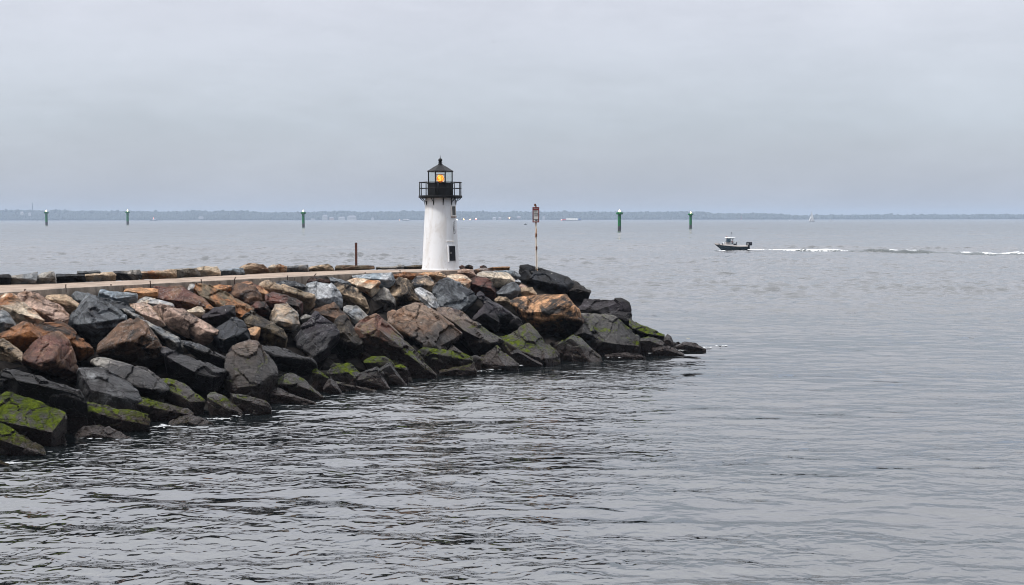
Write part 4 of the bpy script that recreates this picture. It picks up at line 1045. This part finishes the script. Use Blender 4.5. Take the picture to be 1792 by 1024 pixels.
for x in (.95, 1.75):
    bm = bmesh.new(); add_box(bm, (x * k, -.55 * k - .2 * x * k, 1.42 * k), (.16 * k, .14 * k, .34 * k), None, .05 * k); bm_obj('fender', bm, M_eng, MB, sharp=30)
bm = bmesh.new(); add_box(bm, (2.02 * k, 0, 1.45 * k), (.16 * k, 1.3 * k, .6 * k), (0, -.1, 0), .05 * k); bm_obj('bow_seat_back', bm, M_hard, MB, sharp=30)
for y in (-.42, .42):
    bm = bmesh.new()
    add_box(bm, (7.85 * k, y * k, 1.25 * k), (1.25 * k, .6 * k, .80 * k), (0, .05, 0), .14 * k); add_box(bm, (7.7 * k, y * k, .55 * k), (.45 * k, .22 * k, 1.2 * k), None, .05 * k); add_box(bm, (7.4 * k, y * k, .75 * k), (.3 * k, .3 * k, .35 * k), None, .03 * k)
    en = bm_obj('outboard_motor', bm, M_eng, MB, sharp=35)
    bm = bmesh.new(); add_box(bm, (7.48 * k, (y + (.31 if y > 0 else -.31)) * k, 1.2 * k), (.38 * k, .012 * k, .13 * k)); bm_obj('decal', bm, M_hard, en)
bm = bmesh.new(); add_box(bm, (4.65 * k, 0, 1.2 * k), (.7 * k, 1.1 * k, .35 * k), None, .08 * k); add_box(bm, (5.0 * k, 0, 1.5 * k), (.14 * k, 1.1 * k, .45 * k), (0, .35, 0), .05 * k); bm_obj('bench', bm, M_eng, MB, sharp=30)

def skin(name, joints, bones, mat, parent=None, loc=(0, 0, 0), sub=1, scale=1.0):
    me = bpy.data.meshes.new(name + '_cage'); names = list(joints)
    me.from_pydata([tuple(c * scale for c in joints[n][:3]) for n in names], [(names.index(a), names.index(b)) for a, b in bones], [])
    o = bpy.data.objects.new(name + '_cage', me); COL.objects.link(o)
    sk = o.modifiers.new('skin', 'SKIN'); sk.use_smooth_shade = True
    for n, v_ in zip(names, me.skin_vertices[0].data):
        v_.radius = (joints[n][3] * scale, (joints[n][4] if len(joints[n]) > 4 else joints[n][3]) * scale); v_.use_root = False
    me.skin_vertices[0].data[0].use_root = True
    o.modifiers.new('sub', 'SUBSURF').levels = sub
    dg = bpy.context.evaluated_depsgraph_get(); nm = bpy.data.meshes.new_from_object(o.evaluated_get(dg))
    bpy.data.objects.remove(o)
    nm.materials.clear(); nm.materials.append(mat); nm.shade_smooth()
    r_ = bpy.data.objects.new(name, nm); COL.objects.link(r_); r_.location = loc
    if parent: r_.parent = parent
    return r_
# helmsman standing at the console, facing forward (-x), hands on the wheel
J = dict(pelvis=(0, 0, .95, .14, .11), waist=(-.01, 0, 1.1, .13, .10), chest=(0, 0, 1.34, .17, .11), neck=(-.01, 0, 1.5, .055), head=(-.03, 0, 1.64, .095, .085), crown=(-.02, 0, 1.73, .075),
         shL=(0, .19, 1.42, .065), elL=(-.10, .25, 1.17, .05), wrL=(-.33, .14, 1.15, .036), haL=(-.40, .12, 1.17, .035), shR=(0, -.19, 1.42, .065), elR=(-.10, -.25, 1.17, .05), wrR=(-.33, -.14, 1.15, .036), haR=(-.40, -.12, 1.17, .035),
         hiL=(0, .09, .88, .09), knL=(-.04, .11, .48, .06), anL=(.02, .11, .08, .042), toL=(-.13, .12, .04, .04), hiR=(0, -.09, .88, .09), knR=(-.04, -.11, .48, .06), anR=(.02, -.11, .08, .042), toR=(-.13, -.12, .04, .04))
Bn = [('pelvis', 'waist'), ('waist', 'chest'), ('chest', 'neck'), ('neck', 'head'), ('head', 'crown'), ('chest', 'shL'), ('shL', 'elL'), ('elL', 'wrL'), ('wrL', 'haL'), ('chest', 'shR'), ('shR', 'elR'), ('elR', 'wrR'), ('wrR', 'haR'),
      ('pelvis', 'hiL'), ('hiL', 'knL'), ('knL', 'anL'), ('anL', 'toL'), ('pelvis', 'hiR'), ('hiR', 'knR'), ('knR', 'anR'), ('anR', 'toR')]
def sub(js, grow): return {n: tuple(J[n][:3]) + tuple(x + grow for x in J[n][3:]) for n in js}
mbw = Matrix.Translation(MB.location) @ MB.rotation_euler.to_matrix().to_4x4()
pb = mbw @ Vector((3.95 * k, -.3 * k, .62 * k))
PR = empty('person', pb, R(-3)); tag(PR, 'person in a red jacket standing at the motorboat helm', 'person')
ps_ = k * .98
body = skin('body', J, Bn, paint('skin_tone', S(190, 140, 115), .6, .1, 8), PR, scale=ps_)
tj = ['pelvis', 'waist', 'chest', 'shL', 'elL', 'wrL', 'shR', 'elR', 'wrR']
skin('jacket', sub(tj, .025), [b for b in Bn if b[0] in tj and b[1] in tj], paint('red_jacket', S(150, 40, 42), .8, .3, 6), PR, scale=ps_)
lj = ['pelvis', 'hiL', 'knL', 'anL', 'hiR', 'knR', 'anR']
skin('trousers', sub(lj, .018), [b for b in Bn if b[0] in lj and b[1] in lj], paint('dark_trousers', S(34, 36, 46), .85, .3, 6), PR, scale=ps_)
bm = bmesh.new(); bmesh.ops.create_uvsphere(bm, u_segments=12, v_segments=8, radius=.108 * ps_, matrix=Matrix.Translation((0.0, 0, 1.70 * ps_)))
bmesh.ops.delete(bm, geom=[v for v in bm.verts if v.co.z < 1.66 * ps_ and v.co.x < .03], context='VERTS'); bm_obj('hair', bm, paint('dark_hair', S(40, 32, 28), .7, .2, 9), PR, smooth=True)
for sy in (-1, 1):
    bm = bmesh.new()
    hb = Vector((-.40, .12 * sy, 1.17)) * ps_
    for q in range(4): add_tube(bm, [hb + Vector((-.02, (q - 1.5) * .018, .01)) * ps_, hb + Vector((-.075, (q - 1.5) * .019, .005 - .004 * abs(q - 1))) * ps_, hb + Vector((-.085, (q - 1.5) * .018, -.03)) * ps_], .009 * ps_, 6)
    add_tube(bm, [hb + Vector((0, -.03 * sy, 0)) * ps_, hb + Vector((-.04, -.055 * sy, -.01)) * ps_], .010 * ps_, 6)
    bm_obj('hand', bm, bpy.data.materials['skin_tone'], PR, smooth=True)

# wake: churned strip with foam and humps
def foam_mat(name, thr=(0.42, 0.60), scale=1.6):
    m = bpy.data.materials.new(name); t = NT(m)
    pos = t.n('ShaderNodeNewGeometry').outputs['Position']
    n = t.noise(pos, scale, 7, .68, .5); n2 = t.noise(pos, scale * 5, 4, .6)
    at = t.n('ShaderNodeAttribute', dict(attribute_name='foam', attribute_type='GEOMETRY')).outputs['Fac']
    f = t.ss(t.math('ADD', n, t.math('SUBTRACT', at, 0.5)), thr[0], thr[1])
    wat = t.bsdf(Base_Color=(.012, .022, .022, 1), Roughness=.08, IOR=1.75, Normal=t.bump(n2, .10))
    fo = t.bsdf(Base_Color=(.80, .82, .84, 1), Roughness=.7, Normal=t.bump(n2, .08))
    mx = t.n('ShaderNodeMixShader', i0=f, i1=wat.outputs[0], i2=fo.outputs[0]); t.out(mx.outputs[0]); return m
def strip(name, path, width, hfun, ffun, mat, label, nseg=300, nw=13):
    pts = resample(path, nseg); vs, fs, fo = [], [], []
    for i, p in enumerate(pts):
        dr = (pts[min(i + 1, nseg - 1)] - pts[max(i - 1, 0)]).normalized(); nr = Vector((-dr.y, dr.x, 0)); s = i / (nseg - 1)
        for j in range(nw):
            tq = j / (nw - 1) * 2 - 1; w = width(s); q = p + nr * (tq * w)
            hz_, ff = hfun(s, tq, q), ffun(s, tq, q)
            vs.append((q.x, q.y, max(-.12, hz_))); fo.append(ff)
    for i in range(nseg - 1):
        for j in range(nw - 1): fs.append((i * nw + j, (i + 1) * nw + j, (i + 1) * nw + j + 1, i * nw + j + 1))
    o = mesh_obj(name, vs, fs, mat, smooth=True)
    a = o.data.attributes.new('foam', 'FLOAT', 'POINT'); a.data.foreach_set('value', np.array(fo, dtype=np.float32))
    tag(o, label, name, kind='stuff'); return o
wp = [on_z(x, y, 0) for x, y in ((1305, 437.6), (1340, 438.3), (1400, 439.0), (1480, 440.2), (1560, 441.6), (1640, 443.4), (1720, 446.0), (1800, 448.6), (1900, 452))]
def wh(s, tq, q):
    n = noise.noise(Vector((q.x * .22, q.y * .1, 1.5))) + .5 * noise.noise(Vector((q.x * .7, q.y * .3, 9.5)))
    return (1 - tq * tq) * (.17 + max(0, .12 + .38 * n) * (1.3 if s > .3 else .8)) + .06 + .10 * min(1, s * 2) - .25 * tq ** 4
def wf(s, tq, q):
    n = noise.noise(Vector((q.x * .16, q.y * .05, 4.2))) + .5 * noise.noise(Vector((q.x * .5, q.y * .3, 1.2)))
    return .33 + .50 * max(0, 1 - s / .55) - .28 * abs(tq) ** 1.5 + .62 * n
strip('wake', wp, lambda s: .8 + 1.8 * s, wh, wf, foam_mat('wake_foam'), 'white broken wake trailing behind the motorboat', 420, 15)
bw_ = [on_z(x, y, 0) for x, y in ((1252, 438.9), (1262, 439.3), (1280, 439.3), (1306, 439.2))]
strip('bow_wave', bw_, lambda s: .35 + .35 * s, lambda s, tq, q: (1 - tq * tq) * (.18 + .22 * noise.noise(q * 1.3)) - .05, lambda s, tq, q: .52 + .3 * noise.noise(q * .9) - .3 * tq * tq, foam_mat('bow_foam', (.46, .54), 2.2), 'white bow wave along the motorboat hull', 60, 7)

# foam around the boulders
fv, ff_ = [], []
rs = random.Random(11)
def foam_patch(px, py, w, h, dens=.5, hz_=.06):
    c = on_z(px, py, 0); uu = depth_on_z(px, py, 0) / F
    wx = w * uu / 2; wy = h * uu / 2 * depth_on_z(px, py, 0) / H * .6
    n = 90; o = len(fv); idx = {}
    sd = rs.uniform(0, 99)
    for i in range(n):
        for j in range(n):
            a, b = i / (n - 1) * 2 - 1, j / (n - 1) * 2 - 1
            x, y = c.x + a * wx, c.y + b * wy
            q = noise.fractal(Vector((x * 3.2, y * 2.2, sd)), .6, 2.3, 5) * .6 + .5
            e = 1 - math.sqrt(a * a + b * b)
            if q + e * .55 > 1.08 - dens * .5:
                idx[i, j] = len(fv); fv.append((x, y, .03 + hz_ * .35 * max(0, noise.noise(Vector((x * 4, y * 4, sd))) + .35)))
    for (i, j) in list(idx):
        if all(q in idx for q in ((i + 1, j), (i, j + 1), (i + 1, j + 1))): ff_.append((idx[i, j], idx[i + 1, j], idx[i + 1, j + 1], idx[i, j + 1]))
for a in ((283, 748, 44, 12, .6, .12), (175, 769, 110, 6, .35), (420, 729, 48, 12, .6, .12), (385, 735, 70, 8, .35), (475, 714, 12, 5, .7, .15), (845, 651, 60, 6, .5), (800, 657, 60, 5, .4), (870, 647, 40, 8, .5),
          (1132, 619, 36, 6, .7, .12), (1185, 614, 46, 5, .5), (1225, 609, 46, 7, .6, .12), (1262, 606, 40, 5, .4), (905, 640, 30, 6, .6, .12), (20, 812, 60, 8, .45), (100, 806, 90, 6, .3), (640, 686, 60, 6, .5), (700, 676, 30, 5, .5), (560, 700, 24, 5, .6, .12), (1065, 627, 60, 4, .35)):
    foam_patch(*a)
fm = bpy.data.materials.new('sea_foam'); t = NT(fm)
pos = t.n('ShaderNodeNewGeometry').outputs['Position']; n = t.noise(pos, 14, 5, .65)
t.out(t.bsdf(Base_Color=t.mix(t.ss(n, .35, .6), (.12, .13, .14, 1), (.52, .54, .56, 1)), Roughness=.6, Normal=t.bump(n, .06)).outputs[0])
fo = mesh_obj('foam', fv, ff_, fm, smooth=True); tag(fo, 'white foam washing round the foot of the boulders', 'foam', kind='stuff')

# ------------------------------------------------------------------ far shore, woods, houses, vessels
SKY_ = [(-500, 365), (-200, 366), (0, 366), (60, 366.8), (150, 367.6), (300, 369.6), (345, 368.6), (430, 368), (470, 371), (560, 369.6), (600, 368.4), (640, 369.8), (740, 368), (860, 370), (950, 369.6), (1040, 370), (1180, 369.6), (1225, 369.0), (1245, 373.2), (1345, 373), (1390, 377.6), (1430, 376.4), (1500, 375.6), (1640, 375.4), (1740, 374.6), (1792, 376), (2000, 375), (2300, 374)]
SHD = 7000.0
def sky_z(px): return at_depth(px, interp(SKY_, px), SHD).z
def shore_y(px): return SHD - 60 + 40 * math.sin(px * .013)
hv, hf = [], []
nx = 160; rows_ = ((-30, -.6, 0), (0, .6, 0), (60, 0, .22), (300, 0, .52), (560, 0, .70), (1200, 0, .5))
for i in range(nx + 1):
    px = -560 + (2300 + 560) * i / nx
    top = sky_z(px); x = at_depth(px, 381, SHD).x
    for dy, z, kz_ in rows_: hv.append((x * (1 + dy / SHD), shore_y(px) + dy, z + kz_ * top))
nr_ = len(rows_)
for i in range(nx):
    for j in range(nr_ - 1): hf.append((i * nr_ + j, (i + 1) * nr_ + j, (i + 1) * nr_ + j + 1, i * nr_ + j + 1))
ml = bpy.data.materials.new('shore_land'); t = NT(ml); t.out(t.bsdf(Base_Color=(.03, .035, .03, 1), Roughness=.95).outputs[0])
o = mesh_obj('far_shore', hv, hf, ml); tag(o, 'low wooded land along the horizon', kind='structure')
ico = bmesh.new(); bmesh.ops.create_icosphere(ico, subdivisions=2, radius=1.0)
iv = [v.co.copy() for v in ico.verts]; fi = [tuple(v.index for v in f.verts) for f in ico.faces]; ico.free()
tv, tf = [], []
rs = random.Random(21)
for row, (dy, kz_, jit) in enumerate(((15, .10, 2), (90, .26, 2), (190, .42, 2), (310, .58, 2), (440, .74, 2), (560, .80, 1.5))):
    px = -520.0
    while px < 2260:
        top = sky_z(px); x = at_depth(px, 381, SHD).x * (1 + dy / SHD)
        r_ = rs.uniform(8, 15) if row < 5 else rs.uniform(7, 12)
        zc_ = kz_ * top + rs.uniform(-1, 1) * jit
        if row >= 4: zc_ = top - r_ * rs.uniform(.85, 1.25) + (rs.uniform(0, 6) if rs.random() < .12 else 0)
        o_ = len(tv); sz = rs.uniform(.8, 1.3); off = Vector((px, row * 7, 0))
        for v_ in iv:
            d_ = 1 + .30 * noise.noise(v_ * 1.9 + off)
            tv.append((x + v_.x * r_ * d_, shore_y(px) + dy + v_.y * r_ * d_, max(.3, zc_ + v_.z * r_ * sz * d_)))
        tf += [tuple(o_ + q for q in f) for f in fi]
        px += rs.uniform(3.2, 6.0)
mw = bpy.data.materials.new('far_foliage'); t = NT(mw)
pos = t.n('ShaderNodeNewGeometry').outputs['Position']; n = t.noise(pos, .05, 4, .6)
t.out(t.bsdf(Base_Color=t.mix(n, (.016, .026, .022, 1), (.040, .050, .040, 1)), Roughness=.9).outputs[0])
o = mesh_obj('far_woods', tv, tf, mw, smooth=True); tag(o, 'hazy continuous woods along the far shore', 'woods', kind='stuff')

M_hw = paint('house_white', S(180, 179, 178), .7, .05, .2); M_hp = paint('house_pink', S(170, 148, 143), .7, .05, .2); M_rf = paint('house_roof', S(150, 150, 156), .8, .1, .2); M_win = paint('house_glass', S(60, 66, 76), .2, .1, .2)
def house(px0, px1, y0, y1, label, mat, gable=True, dy=-8):
    px = (px0 + px1) / 2; d = shore_y(px) - 20 + dy; b_ = at_depth(px, y1, d); uu = d / F
    w = (px1 - px0) * uu; h = (y1 - y0) * uu
    root = empty('far_house', (b_.x, d, b_.z)); tag(root, label, 'house', 'pale houses on the far shore')
    wh_ = h * (.62 if gable else .8); bm = bmesh.new(); add_box(bm, (0, 0, wh_ / 2 - 1), (w, 9, wh_ + 2)); bm_obj('wall', bm, mat, root)
    bm = bmesh.new()
    q = [(-w / 2 - .4, -5, wh_), (w / 2 + .4, -5, wh_), (w / 2 + .4, 5, wh_), (-w / 2 - .4, 5, wh_), (-w / 2 * .6, 0, h), (w / 2 * .6, 0, h)]
    vs = [bm.verts.new(c) for c in q]
    for f in ((0, 1, 5, 4), (1, 2, 5), (2, 3, 4, 5), (3, 0, 4), (3, 2, 1, 0)): bm.faces.new([vs[i] for i in f])
    bm_obj('roof', bm, M_rf, root)
    n = max(1, int(w / 5))
    for i in range(n):
        bm = bmesh.new(); add_box(bm, (-w / 2 + w * (i + .5) / n, -4.5, wh_ * .55), (1.4, .2, 1.8)); bm_obj('window', bm, M_win, root)
house(564.5, 573.5, 376, 384, 'pale gabled house on the far shore beside the pinkish one', M_hw)
house(577, 584.5, 379.5, 384.4, 'small pinkish house on the far shore', M_hp)
house(592.5, 604, 379.3, 384.5, 'long pale house on the far shore between the pinkish and the widest one', M_hw)
house(608, 624, 377.2, 384.5, 'widest pale house on the far shore left of the lighthouse', M_hw)
house(650, 655, 380.8, 384.2, 'tiny white house on the far shore nearest the lighthouse', M_hw)
house(544.5, 551, 382.5, 384.6, 'low white shed on the far shore by the third green pile', M_hw, False)
house(37.5, 42.5, 370.5, 375.2, 'pale house in the woods nearest the shore mast', M_hw, True, 60)
house(51.5, 55.5, 372, 377, 'small pale house in the woods just below the shore mast', M_hw, True, 60)
house(348.5, 356.5, 379, 382.3, 'low pale roofed house on the far shore beyond the workboat', M_hw)
house(862, 868, 380, 384.3, 'pale house on the far shore between the shore lamps and the sign', M_hw)
house(872, 877.5, 380.3, 383.6, 'small pale house on the far shore just before the sign', M_hp)
house(949, 953.5, 379, 383.5, 'narrow pale house on the far shore just beyond the sign', M_hw)
house(904, 911, 378.6, 381.6, 'pale house up in the far woods close to the sign', M_hp, True, 20)
house(1430.5, 1433.6, 379.2, 381.8, 'tiny white house high in the woods beside the sailboat', M_hw, True, 60)

def far_lamp(px, y, label, rgb, s):
    d = shore_y(px) - 45; p = at_depth(px, y, d); root = empty('shore_lamp', (p.x, d, 0)); tag(root, label, 'lamp', 'lamps lit on the far shore')
    bm = bmesh.new(); add_tube(bm, [(0, 0, -1), (0, 0, max(.6, p.z))], .15, 6); bm_obj('post', bm, M_foot, root)
    bm = bmesh.new(); bmesh.ops.create_icosphere(bm, subdivisions=2, radius=2.6 * s, matrix=Matrix.Translation((0, 0, max(.8, p.z)))); bm_obj('bulb', bm, emit('shore_lamp_%d' % px, rgb, 22), root)
OR = (1, .42, .18, 1)
far_lamp(800, 384.2, 'whitish lamp on the far shore touching the lighthouse wall', (1, .9, .75, 1), .8)
far_lamp(811.5, 384, 'brightest orange lamp on the far shore beside the lighthouse', OR, 1.25)
far_lamp(822.8, 384.2, 'orange lamp low on the far shore, middle of the three by the lighthouse', OR, 1)
far_lamp(833, 383, 'reddish lamp on the far shore, farthest of the three from the lighthouse', (1, .3, .2, 1), .9)
far_lamp(891.5, 381.2, 'lone orange lamp on the far shore before the sign', (1, .5, .3, 1), 1)
# mast in the woods, red beacon
def mast(px, yt, yb, label, name, cat, mat, w):
    d = shore_y(px) + 300; a = at_depth(px, yt, d); b_ = at_depth(px, yb, d); bm = bmesh.new(); h = a.z - b_.z
    for q in range(3):
        an = R(120 * q); add_tube(bm, [(w * math.cos(an), w * math.sin(an), 0), (w * .3 * math.cos(an), w * .3 * math.sin(an), h)], .8, 5)
    for q in range(9):
        z0, z1 = h * q / 9, h * (q + 1) / 9; s0, s1 = w * (1 - .7 * q / 9), w * (1 - .7 * (q + 1) / 9)
        add_tube(bm, [(s0, 0, z0), (-.5 * s1, .87 * s1, z1)], .2, 4); add_tube(bm, [(-.5 * s0, .87 * s0, z0), (-.5 * s1, -.87 * s1, z1)], .2, 4)
    o = bm_obj(name, bm, mat, loc=b_); tag(o, label, cat)
mast(56.8, 355, 369, 'tall thin lattice radio mast above the far woods', 'radio_mast', 'mast', M_foot, 2.2)
d = shore_y(1296) - 40; p = at_depth(1296.3, 385.3, d); bm = bmesh.new()
hh = at_depth(1296, 377.8, d).z; add_lathe(bm, [(1.6, -1), (1.6, .5), (.7, 1.2), (.6, hh * .7), (1.1, hh * .72), (1.1, hh * .9), (.3, hh)], 10)
o = bm_obj('beacon', bm, paint('beacon_red', S(230, 70, 60), .5, .2, .5), loc=(p.x, d, 0)); tag(o, 'slim red beacon tower on the far shore before the sailboat', 'beacon')

def vessel(name, label, cat, px0, px1, yb, hullmat, fbow, fst, flip=False):
    pxm = (px0 + px1) / 2; d = depth_on_z(pxm, yb, 0); uu = d / F; L = (px1 - px0) * uu
    g = on_z(px1 if flip else px0, yb, 0); root = empty(name, (g.x, g.y, 0), math.pi if flip else 0); tag(root, label, cat)
    sc, sh = hull_secs(L, L * .28, fbow * uu, fst * uu, L * .02, L * .08)
    bm = bmesh.new(); v = loft(bm, sc); bm.faces.new(v[-1]); bm_obj('hull', bm, hullmat, root, smooth=True, sharp=40)
    bm = bmesh.new(); dv = [[bm.verts.new((x, b, z - .05 * uu)), bm.verts.new((x, -b, z - .05 * uu))] for x, b, z in sh]
    for a, b in zip(dv, dv[1:]): bm.faces.new((a[0], a[1], b[1], b[0]))
    bm_obj('deck', bm, M_gel, root)
    return root, L, uu
# workboat
rt, L, uu = vessel('workboat', 'distant dark blue workboat with a lit red lamp', 'boat', 262.5, 277.5, 386.3, paint('navy_hull', S(44, 62, 92), .5, .2, .3), 1.9, 1.5, True)
bm = bmesh.new(); add_box(bm, (L * .38, 0, 2.1 * uu), (L * .14, L * .16, 2.0 * uu), None, .1 * uu); add_box(bm, (L * .56, 0, 1.8 * uu), (L * .28, L * .14, 1.2 * uu), None, .1 * uu); bm_obj('wheelhouse', bm, M_hard, rt)
bm = bmesh.new(); add_box(bm, (L * .38, 0, 2.5 * uu), (L * .146, L * .166, .6 * uu)); bm_obj('window', bm, M_win, rt)
bm = bmesh.new(); add_tube(bm, [(L * .56, 0, 1.5 * uu), (L * .56, 0, 6.4 * uu)], .1 * uu, 6); bm_obj('mast', bm, M_foot, rt)
bm = bmesh.new(); bmesh.ops.create_icosphere(bm, subdivisions=2, radius=.75 * uu, matrix=Matrix.Translation((L * .56, 0, 4.6 * uu))); bm_obj('lamp', bm, emit('workboat_lamp', (1, .35, .25, 1), 5), rt)
# white launch
rt, L, uu = vessel('launch', 'distant white cabin launch just before the lighthouse', 'boat', 702.5, 716, 386.2, paint('charcoal_hull', S(70, 74, 82), .5, .2, .3), 1.2, 1.0)
bm = bmesh.new(); add_box(bm, (L * .5, 0, 1.9 * uu), (L * .62, L * .2, 1.7 * uu), None, .5 * uu); add_box(bm, (L * .8, 0, 1.6 * uu), (L * .4, L * .2, 1.1 * uu), None, .4 * uu); bm_obj('cabin', bm, M_hard, rt, sharp=35)
bm = bmesh.new(); add_box(bm, (L * .45, 0, 1.7 * uu), (L * .5, L * .206, .5 * uu)); bm_obj('window', bm, M_win, rt)
g = on_z(699.6, 386.4, 0); rt = empty('light_buoy', (g.x, g.y, 0)); tag(rt, 'small buoy with an orange light ahead of the white launch', 'buoy'); uu = depth_on_z(699.6, 386.4, 0) / F
bm = bmesh.new(); add_lathe(bm, [(.5 * uu, -.5 * uu), (.6 * uu, 0), (.5 * uu, .3 * uu), (.15 * uu, .4 * uu), (.12 * uu, 1.0 * uu)], 10); bm_obj('float', bm, M_foot, rt)
bm = bmesh.new(); bmesh.ops.create_icosphere(bm, subdivisions=2, radius=.6 * uu, matrix=Matrix.Translation((0, 0, 1.3 * uu))); bm_obj('lamp', bm, emit('buoy_lamp', (1, .55, .35, 1), 5), rt)
# ferry: red bow, long white cabin with lit windows, blue stern
M_fred = paint('ferry_red', S(226, 70, 66), .5, .2, .2); M_fblue = paint('ferry_blue', S(40, 80, 150), .5, .2, .2)
rt, L, uu = vessel('ferry', 'long ferry with red bow, white lit cabin and blue stern on the horizon', 'ferry', 981, 1016.5, 386.3, M_hard, 1.6, 1.4)
bm = bmesh.new(); add_box(bm, (L * .57, 0, 2.5 * uu), (L * .60, L * .18, 2.6 * uu), None, .25 * uu); bm_obj('cabin', bm, M_hard, rt)
for q in range(12):
    bm = bmesh.new(); add_box(bm, (L * (.30 + .045 * q), -L * .092, 2.9 * uu), (L * .028, .1 * uu, .8 * uu)); bm_obj('window', bm, emit('ferry_window_%d' % q, (1, .93, .8, 1), 1.3), rt)
bm = bmesh.new(); v = loft(bm, [[(L * .02, .02 * L, 1.0 * uu), (L * .02, -.02 * L, 1.0 * uu)], [(L * .12, L * .085, 2.5 * uu), (L * .12, -L * .085, 2.5 * uu)], [(L * .268, L * .088, 3.3 * uu), (L * .268, -L * .088, 3.3 * uu)]])

g_ = bmesh.ops.extrude_face_region(bm, geom=bm.faces[:]); bmesh.ops.translate(bm, vec=(0, 0, -1.3 * uu), verts=[e for e in g_['geom'] if isinstance(e, bmesh.types.BMVert)])
bm_obj('bow', bm, M_fred, rt)
bm = bmesh.new(); add_box(bm, (L * .93, 0, 1.9 * uu), (L * .13, L * .19, 3.2 * uu), None, .4 * uu); bm_obj('stern', bm, M_fblue, rt)
bm = bmesh.new(); bmesh.ops.create_icosphere(bm, subdivisions=2, radius=.6 * uu, matrix=Matrix.Translation((L * .03, -L * .02, 1.5 * uu))); bm_obj('lamp', bm, emit('ferry_lamp', (1, .8, .7, 1), 5), rt)
# sailboat
def sails(rt, L, uu, h, tilt=.06):
    bm = bmesh.new(); add_tube(bm, [(L * .42, 0, .5 * uu), (L * .42 - tilt * -h, 0, h)], .16 * uu, 6); bm_obj('mast', bm, paint('mast_grey_%d' % int(L * 100), S(90, 100, 115), .5, .1, 1), rt)
    for nm, q in (('mainsail', ((L * .46, 1.2 * uu), (L * .46 + tilt * h, h * .98), (L * .98, 1.3 * uu))), ('jib', ((L * .04, 1.0 * uu), (L * .40 + tilt * h * .6, h * .62), (L * .38, 1.2 * uu)))):
        if nm == 'jib' and L < 30 and h > 20: pass
        bm = bmesh.new(); n = 8; vs = {}
        for i in range(n + 1):
            for j in range(n + 1 - i):
                a, b = i / n, j / n; c = 1 - a - b
                x = q[0][0] * c + q[1][0] * a + q[2][0] * b; z = q[0][1] * c + q[1][1] * a + q[2][1] * b
                vs[i, j] = bm.verts.new((x, -4.0 * (b * c + a * b) * L * .10, z))
        for i in range(n):
            for j in range(n - i):
                bm.faces.new((vs[i, j], vs[i + 1, j], vs[i, j + 1]))
                if j < n - i - 1: bm.faces.new((vs[i + 1, j], vs[i + 1, j + 1], vs[i, j + 1]))
        o = bm_obj(nm, bm, M_sail, rt, smooth=True)
        if nm == 'jib': o.scale = (1, 1, 1)
M_sail = paint('sailcloth', S(206, 208, 212), .8, .1, .3)
rt, L, uu = vessel('sailboat', 'white sailboat with tall pale sails near the far shore', 'sailboat', 1414.5, 1425.2, 388.0, M_hard, 1.4, 1.8)
sails(rt, L, uu, 18.5 * uu, .03)
rt, L, uu = vessel('sailboat', 'tiny white sailboat beyond the taller one, farther along the shore', 'sailboat', 1451.3, 1455.2, 386.4, M_hard, .7, .7)
sails(rt, L, uu, 3.8 * uu, .03)
rt, L, uu = vessel('launch', 'tiny white launch between the red beacon and the sailboat', 'boat', 1380.5, 1384, 386.6, M_hard, .6, .5)
bm = bmesh.new(); add_box(bm, (L * .55, 0, .9 * uu), (L * .4, L * .2, .8 * uu), None, .2 * uu); bm_obj('cabin', bm, M_hard, rt)
rt, L, uu = vessel('skiff', 'tiny dark skiff on the open water before the sign', 'boat', 916.8, 922, 393.6, M_foot, 1.2, .9)
bm = bmesh.new(); add_box(bm, (L * .62, 0, 1.6 * uu), (L * .26, L * .2, 1.6 * uu), None, .3 * uu); bm_obj('console', bm, M_foot, rt)
# gull
p = at_depth(864, 74, 430); bm = bmesh.new()
v = loft(bm, [[(-.6, .1, .18), (-.55, .25, .17)], [(-.3, -.02, .12), (-.28, .24, .1)], [(-.06, -.06, 0), (-.06, .2, 0)], [(.06, -.06, 0), (.06, .2, 0)], [(.3, -.02, .12), (.28, .24, .1)], [(.6, .1, .18), (.55, .25, .17)]])
g_ = bmesh.ops.extrude_face_region(bm, geom=bm.faces[:]); bmesh.ops.translate(bm, vec=(0, 0, .03), verts=[e for e in g_['geom'] if isinstance(e, bmesh.types.BMVert)])
add_tube(bm, [(0, -.32, .02), (0, -.1, .02), (0, .1, .0), (0, .36, .02)], .07, 8, .03)
o = bm_obj('gull', bm, paint('gull_grey', S(70, 72, 78), .8, .2, 3), smooth=True, loc=p); tag(o, 'tiny dark gull flying alone above the lighthouse', 'gull')
